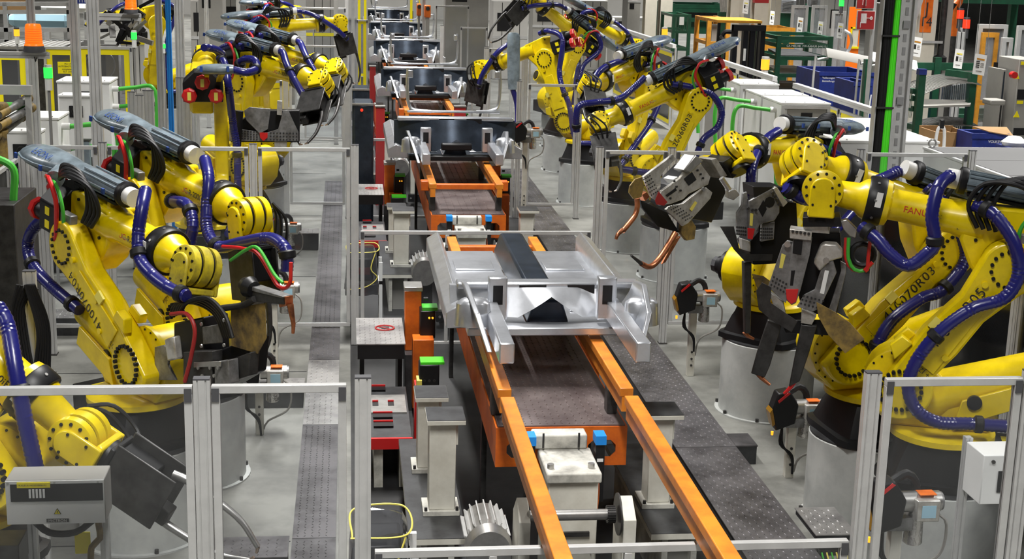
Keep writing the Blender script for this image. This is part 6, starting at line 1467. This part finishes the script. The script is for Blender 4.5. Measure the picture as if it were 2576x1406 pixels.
for r_, v in enumerate((231, 253, 279, 325)):
    n = 14
    for i in range(n):
        u = 2250 + i * 3.4; a = fr(u, v - 11 + i * .55, 1.1 - .08 * i); b = fr(u - 4, v + 11 + i * .55, 1.1 - .08 * i)
        MB().beam(a, b, .012, .035).build('comb_tooth', 'paper', t)
for j, (vb, ve, hgt) in enumerate([(222, 200, 46), (318, 296, 34)]):
    s_ = thing('sheet_stack', ['stack of curved bright sheet panels, upper level', 'stack of curved dark sheet panels, lower level'][j], 'sheet panels', fr(2360, vb + 20, .5))
    for i in range(14):
        d = 1.15 - .085 * i; pts = []
        for k in range(9):
            f_ = k / 8; u = 2256 + 52 * (i / 13) + f_ * (176 - 14 * (i / 13)); v = vb + (i / 13) * 22 - hgt * sin(f_ * pi * .62) + f_ * 12
            pts.append(fr(u, v, d))
        dn = Vector((0, .06, -.005))
        MB().loft([[p, p + dn, p + dn - UP * .012, p - UP * .012] for p in pts]).build('sheet', 'steel' if j == 0 else 'gun_grey', s_, smooth=30)
    MB().prism([fr(2305, vb + 30 + 20, -.1), fr(2440, vb + 22 + 24, -.1), fr(2446, vb + 10 + 24, .5), fr(2315, vb + 10 + 22, .6)], (0, 0, .03)).build('support_tray', 'cabinet_grey', s_)
    for i in range(14): MB().beam(fr(2372 + 5 * i, vb + 10 - hgt * .5 + (13 - i) * .8, .9 - .03 * i), fr(2368 + 5 * i, vb + 42, .9 - .03 * i), .012, .04).build('end_tooth', 'tube_grey', s_)
# ---- booth and cabinets at the right edge
yb_ = 23.0
for i, (u0, v0, u1, v1, y, lb, pn) in enumerate([(2395, 70, 2420, 300, 24.0, 'narrow foggy booth panel left of the amber door', 'acrylic_foggy'), (2458, 62, 2535, 95, yb_, 'foggy booth panel above the amber door', 'acrylic_foggy'), (2512, 95, 2548, 175, yb_ - .3, 'foggy booth panel right of the amber door', 'acrylic_foggy'), (2552, 65, 2600, 140, yb_ - .5, 'foggy booth panel at the right edge', 'acrylic_foggy'),
        (1985, 14, 2034, 115, 36, 'tall booth panel behind the information sheets, left one', 'acrylic_foggy'), (2036, 14, 2082, 115, 36, 'tall booth panel behind the information sheets, middle one', 'acrylic_foggy'), (2085, 28, 2128, 150, 34.5, 'tall booth panel left of the orange door', 'acrylic_foggy')]):
    x0, x1, z0, z1 = rect(u0, v0, u1, v1, y); t = panel((x0, y), (x1, y), 0.0, z1, lb, name='booth_screen', pane=pn, bar=.07)
x0, x1, z0, z1 = rect(2448, 82, 2512, 300, yb_ - .1)
t = thing('booth_door', 'amber framed door with foggy pane at the right', 'door', ((x0 + x1) / 2, yb_ - .1, 0))
for a, b in ((x0, x0 + .07), (x1 - .07, x1)): bx('door_stile', 'brown_orange', t, a, b, yb_ - .14, yb_ - .08, 0.02, z1)
zb = P(2480, 252, y=yb_ - .1).z
bx('door_rail', 'brown_orange', t, x0 + .07, x1 - .07, yb_ - .14, yb_ - .08, z1 - .08, z1); bx('door_rail', 'brown_orange', t, x0 + .07, x1 - .07, yb_ - .14, yb_ - .08, zb - .08, zb); bx('pane', 'acrylic_foggy', t, x0 + .07, x1 - .07, yb_ - .115, yb_ - .105, zb, z1 - .08)
for fz in (.35, .8): bx('hinge', 'black', t, x1 - .05, x1 + .02, yb_ - .16, yb_ - .13, z1 * fz, z1 * fz + .12)
x0, x1, z0, z1 = rect(2545, 150, 2620, 340, 20.6)
t = thing('switch_cabinet', 'tall grey switch cabinet with warning labels at the right edge', 'cabinet', ((x0 + x1) / 2, 21, 0))
bx('body', 'cabinet_grey', t, x0, x1, 20.6, 21.3, 0.02, z1, .01)
zz = lambda v: P(2560, v, y=20.6).z
bx('vent_band', 'black', t, x0 + .02, x1 - .05, 20.59, 20.6, zz(250), zz(225)); bx('vent_band', 'black', t, x0 + .02, x1 - .05, 20.59, 20.6, zz(340), zz(322))
for v in (158, 256): bx('yellow_mark', 'safety_yellow', t, x1 - .32, x1 - .22, 20.592, 20.6, zz(v + 5), zz(v - 3))
for v in (190, 287):
    c = P(2558, v, y=20.59); MB().prism([(c.x - .05, 20.598, c.z - .05), (c.x + .05, 20.598, c.z - .05), (c.x, 20.598, c.z + .05)], (0, -.006, 0)).build('warning_triangle', 'safety_yellow', t)
c = P(2547, 188, y=20.58); MB().cyl((c.x, 20.6, c.z), (c.x, 20.5, c.z), .05, n=14).build('main_switch', 'red', t)
x0, x1, z0, z1 = rect(2505, 175, 2532, 340, 20.9)
t = thing('terminal_cabinet', 'dark screened terminal with grey sides and shelf at the right', 'terminal', ((x0 + x1) / 2, 21, 0))
bx('body', 'cabinet_grey', t, x0, x1, 20.9, 21.4, 0.02, z1); bx('dark_front', 'car_panel', t, x0 + .04, x1 - .04, 20.88, 20.9, zz(255), z1 - .03); bx('lower_front', 'black', t, x0 + .04, x1 - .04, 20.88, 20.9, .1, zz(262)); bx('shelf', 'cabinet_grey', t, x0 - .28, x1 - .1, 20.6, 20.9, zz(266), zz(252), .02)
# orange rounded door
x0, x1, z0, z1 = rect(2127, 18, 2168, 172, 33)
t = thing('orange_door', 'bright orange door with rounded yellow window frame', 'door', ((x0 + x1) / 2, 33, 0))
bx('leaf', 'curtain', t, x0, x1, 33, 33.05, 0.02, z1); pz = lambda v: P(2150, v, y=33).z
bx('window', 'column', t, P(2149, 0, y=33).x, P(2166, 0, y=33).x, 32.98, 33, pz(118), pz(72), .05)
for a, b, c_, d in ((2146, 2149, 122, 68), (2146, 2168, 122, 117), (2146, 2168, 72, 68)): bx('window_frame', 'lamp_amber' if False else 'safety_yellow', t, P(a, 0, y=33).x, P(b, 0, y=33).x, 32.96, 33, pz(c_), pz(d))
# car side frame bright part leaning by the orange door
t = thing('pressed_panel', 'bright pressed steel side panel beside the orange door', 'car panel', P(2128, 175, y=32))
MB().sweep([P(2124, 76, y=32), P(2138, 86, y=32), P(2142, 105, y=32), P(2136, 125, y=32), P(2126, 140, y=32), P(2120, 176, y=32)], .035, 6).build('edge', 'car_silver', t); bx('stand', 'steel_dark', t, P(2112, 0, y=32).x, P(2124, 0, y=32).x, 32.04, 32.14, 0, P(2112, 170, y=32).z); MB().prism([P(2112, 116, y=32), P(2134, 124, y=32), P(2128, 150, y=32), P(2122, 178, y=32), P(2112, 176, y=32)], (0, .03, 0)).build('skin', 'car_silver', t)
for i, (u0, v0, u1, v1, y, lb) in enumerate([(1958, 0, 2004, 33, 41, 'bright pressed steel door panel at the top, left one'), (2030, -5, 2065, 18, 41, 'bright pressed steel door panel at the top, right one')]):
    x0, x1, z0, z1 = rect(u0, v0, u1, v1, y); t = thing('pressed_panel', lb, 'car panel', ((x0 + x1) / 2, y, z0))
    bx('skin', 'car_silver', t, x0, x1, y, y + .05, z0, z1, .02)
    for k in range(3): MB().beam((x0 + .1, y - .02, z0 + (z1 - z0) * (.2 + .25 * k)), (x1 - .1, y - .02, z0 + (z1 - z0) * (.35 + .25 * k)), .05, .06).build('bead', 'gun_grey', t)
    bx('stand', 'rack_green', t, x0, x1, y + .05, y + .15, 0, z0 + .1)
# boxes and crates by the big cabinet
for i, (u0, v0, u1, v1, y, dp, z0, lb) in enumerate([(2442, 338, 2535, 392, 17.9, .5, 1.15, 'blue crate with torn labels and open cardboard flaps'), (2545, 375, 2600, 405, 17.0, .5, 1.15, 'blue crate with white bag at the right edge')]):
    t, x0, x1, z1 = container(u0, v0, u1, v1, y, dp, lb, None, False, 'blue', z0)
    if i == 0:
        text('lettering', 'VOLKSWAGEN', 'paper', (x0 + .22, y - .004, z1 - .10), (1, 0, 0), UP, .05, t)
        bx('torn_label', 'paper', t, x0 + .22, x0 + .40, y - .006, y, z0 + .02, z0 + .12); bx('torn_label', 'paper', t, x0 + .26, x0 + .31, y - .006, y, z0 + .16, z0 + .24)
        MB().prism([(x0 + .2, y - .03, z1 + .03), (x1 + .05, y - .06, z1 - .02), (x1 + .12, y + .3, z1 + .05), (x0 + .1, y + .25, z1 + .06)], (0, 0, .012)).build('cardboard_flap', 'card', t)
    else: MB().lathe([(0, .12), (.08, .16), (.15, .08)], (x0 + .15, y + .3, z1 - .03), UP, 10).build('white_bag', 'paper', t)
t = thing('work_table', 'low steel table under the crates and boxes', 'table', (P(2480, 390, y=18).x, 18, 0)); x0 = P(2335, 390, y=18).x; x1 = P(2620, 390, y=18).x
bx('top', 'cabinet_grey', t, x0, x1, 16.6, 19.2, 1.08, 1.14)
for xx in (x0 + .1, x1 - .1):
    for yy in (16.75, 19.05): bx('leg', 'steel_dark', t, xx - .04, xx + .04, yy - .04, yy + .04, 0, 1.08)
x0, x1, z0, z1 = rect(2350, 333, 2440, 372, 18.4); t = thing('cardboard_box', 'open brown cardboard box behind the big white cabinet', 'box', ((x0 + x1) / 2, 18.7, 1.14))
bx('front', 'card', t, x0, x1, 18.4, 18.42, 1.14, z1); bx('back', 'card', t, x0, x1, 18.95, 18.97, 1.14, z1 + .02); bx('side', 'card', t, x0, x0 + .02, 18.42, 18.95, 1.14, z1); bx('side', 'card', t, x1 - .02, x1, 18.42, 18.95, 1.14, z1); bx('divider', 'card', t, x0 + .3, x0 + .32, 18.42, 18.95, 1.14, z1 - .03)
c = P(2366, 340, y=17.6); t = thing('hoist_loop', 'white rope loop standing behind the big white cabinet', 'lifting loop', (c.x, 17.6, 1.14))
MB().sweep([(c.x - .06, 17.6, 1.14), (c.x - .055, 17.6, c.z - .02), (c.x, 17.6, c.z + .10), (c.x + .055, 17.6, c.z - .02), (c.x + .06, 17.6, 1.14)], .022, 8).build('rope', 'paper', t); bx('hook', 'black', t, c.x - .03, c.x + .03, 17.57, 17.63, c.z + .09, c.z + .2, .01)
# green roof racks at the top right
t, x0, x1, z0, z1 = frame_rack(2400, -30, 2620, 12, 36, 1.5, 'rack_green', 'green rack at the top right corner', levels=(.9,), bar=.2)
# robot arm glimpsed at top right, orange
t = thing('orange_robot', 'small orange robot arm behind the right booth', 'robot', (P(2400, 60, y=30).x, 30, 0))
MB().sweep([P(2396, 90, y=30), P(2394, 50, y=30), P(2400, 20, y=30), P(2412, 0, y=30), P(2408, -20, y=30)], lambda u: .16 - .08 * u, 10).build('arm', 'orange', t); MB().lathe([(0, .12), (.2, .12)], P(2398, 22, y=29.9), (0, 1, 0), 12).build('joint', 'black', t)
c = P(2396, 90, y=30); MB().cyl((c.x, 30, 0), c, .2, n=14).build('stand', 'steel_dark', t)

# ================================================================ top centre: the line going on
for i, (u0, v0, u1, v1, y, lb, tr) in enumerate([(897, -40, 925, 42, 46, 'yellow bordered panel left of the far line', .08), (1028, -40, 1060, 40, 46, 'yellow bordered panel right of the far line', .08), (897, 50, 925, 110, 40, 'yellow bordered panel left of the line near the far cars', .08), (1095, 15, 1180, 95, 38.5, 'clear panel right of the far cars', None), (740, 20, 870, 120, 31, 'acrylic panel behind the far left robots', None)]):
    x0, x1, z0, z1 = rect(u0, v0, u1, v1, y); panel((x0, y), (x1, y), 0.0, z1, lb, trim=tr)
for i, (u, y, lb) in enumerate([(1066, 38.2, 'white post between orange machine blocks, far line'), (872, 33.5, 'tall aluminium post left of the far line, nearer one'), (888, 36.5, 'tall aluminium post left of the far line, further one'), (1112, 33.0, 'tall aluminium post right of the far cars'), (1225, 26.0, 'aluminium post behind the upright grey housing')]):
    c = P(u, 60, y=y); post(c.x, y, 4.0 if i in (0, 1, 2) else 2.4, lb)
for i, (u0, v0, u1, v1, y, lb) in enumerate([(1068, 14, 1084, 44, 37.6, 'orange machine block right of the far white post'), (1049, 10, 1060, 40, 39.0, 'orange machine block left of the far white post'), (1000, 215, 1020, 218, 25, '')][:2]):
    x0, x1, z0, z1 = rect(u0, v0, u1, v1, y); t = thing('machine_block', lb, 'machine', ((x0 + x1) / 2, y, 0)); bx('block', 'orange', t, x0, x1, y, y + .3, z0, z1, .02); MB().cyl(((x0 + x1) / 2, y, z0 + (z1 - z0) * .75), ((x0 + x1) / 2, y - .03, z0 + (z1 - z0) * .75), .05, n=14).build('eye', 'steel_dark', t); bx('stand', 'cabinet_grey', t, x0 + .03, x1 - .03, y + .05, y + .25, 0, z0)
# dark drive housings beside the line at the left, with red lamps
for i, (u0, v0, u1, v1, y, lb) in enumerate([(886, 262, 940, 330, 21.25, 'black drive housing with red lamp left of the line'), (886, 225, 930, 262, 24.5, 'black drive housing behind the one with the red lamp')]):
    x0, x1, z0, z1 = rect(u0, v0, u1, v1, y); t = thing('drive_housing', lb, 'machine', ((x0 + x1) / 2, y + .3, 0)); bx('body', 'car_panel', t, x0, x1, y, y + .8, 0.0, z1, .04)
    bx('top_strip', 'steel', t, x0, x1, y - .01, y + .02, z1 - .02, z1 + .01)
    if i == 0: c = P(910, 277, y=y); MB().lathe([(0, .022), (.02, .018)], (c.x, y, c.z), (0, -1, 0), 10).build('red_lamp', 'lamp_red', t)
for i, (u0, v0, u1, v1, y, lb) in enumerate([(945, 270, 968, 335, 23.2, 'red machine post left of the third deck'), (930, 168, 945, 205, 29.3, 'red machine post left of the fourth deck'), (1143, 270, 1172, 300, 23.6, 'red machine block right of the third deck')]):
    x0, x1, z0, z1 = rect(u0, v0, u1, v1, y); t = thing('red_post', lb, 'machine', ((x0 + x1) / 2, y, 0)); bx('post', 'sign_red', t, x0, x1, y, y + .15, 0, z1, .008); bx('cap', 'steel', t, x0 - .01, x1 + .01, y - .01, y + .16, z1, z1 + .02)
# far equipment so the hall does not look empty
for i, (u0, v0, u1, v1, y, m, lb) in enumerate([(1578, 0, 1612, 46, 44, 'cabinet_grey', 'grey control panel with screens at the top'), (1540, 45, 1640, 92, 48, 'wall_paint', 'pale low machine housing behind the columns'), (500, -20, 560, 60, 36, 'cabinet_grey', 'grey machine behind the far left robots'), (640, -20, 740, 40, 38, 'cabinet_grey', 'grey machine at the top beyond the left robots'), (1120, -30, 1230, 40, 48, 'cabinet_grey', 'grey machine housing at the top centre')]):
    x0, x1, z0, z1 = rect(u0, v0, u1, v1, y); t = thing('machine_housing', lb, 'machine', ((x0 + x1) / 2, y + .4, 0)); bx('body', m, t, x0, x1, y, y + .9, 0, z1, .02)
    bx('dark_panel', 'black', t, x0 + (x1 - x0) * .15, x0 + (x1 - x0) * .5, y - .01, y, z1 - (z1 - z0) * .5, z1 - (z1 - z0) * .2); bx('front_strip', 'alu', t, x0, x1, y - .015, y, z1 - .08, z1 - .03)

# more of the hall beyond, in the upper strip
for i, (u0, u1, v1, y, lb) in enumerate([(300, 360, -5, 40, 'grey cabinet far behind the handling robot'), (480, 540, 2, 44, 'grey cabinet far behind the blue post'), (560, 640, -8, 50, 'pale machine far behind the left robots'), (770, 850, -4, 46, 'pale machine left of the far line'), (1240, 1330, 4, 46, 'pale machine behind the top centre robots'), (1340, 1440, -6, 54, 'pale machine far behind the top centre robots'), (1450, 1530, 2, 50, 'grey machine behind the stretched yellow forearm'), (2210, 2290, 10, 46, 'grey machine behind the green cable run'), (2080, 2150, -6, 48, 'grey machine behind the orange door')]):
    x0, x1, z0, z1 = rect(u0, v1, u1, v1 + 60, y); t = thing('far_machine', lb, 'machine', ((x0 + x1) / 2, y + .5, 0))
    bx('body', 'cabinet_grey' if i % 2 else 'wall_paint', t, x0, x1, y, y + 1.2, 0, z1, .02); bx('window', 'black', t, x0 + (x1 - x0) * .12, x0 + (x1 - x0) * .55, y - .012, y, z1 * .62, z1 * .85); bx('stripe', 'safety_yellow' if i % 3 == 0 else 'alu', t, x0, x1, y - .01, y, z1 * .52, z1 * .56)
    for k in range(3): bx('panel_joint', 'steel_dark', t, x0 + (x1 - x0) * (k + 1) / 4, x0 + (x1 - x0) * (k + 1) / 4 + .02, y - .006, y, .1, z1 - .05)
for i, (u, y, lb) in enumerate([(520, 33, 'aluminium post far behind the left robots, first'), (600, 34, 'aluminium post far behind the left robots, second'), (700, 35, 'aluminium post far behind the left robots, third'), (845, 30.5, 'aluminium post beside the far left weld gun'), (1290, 34, 'aluminium post behind the top centre robots'), (1440, 35, 'aluminium post behind the stretched yellow forearm')]):
    c = P(u, 60, y=y); post(c.x, y, 3.4, lb, w_=.09)
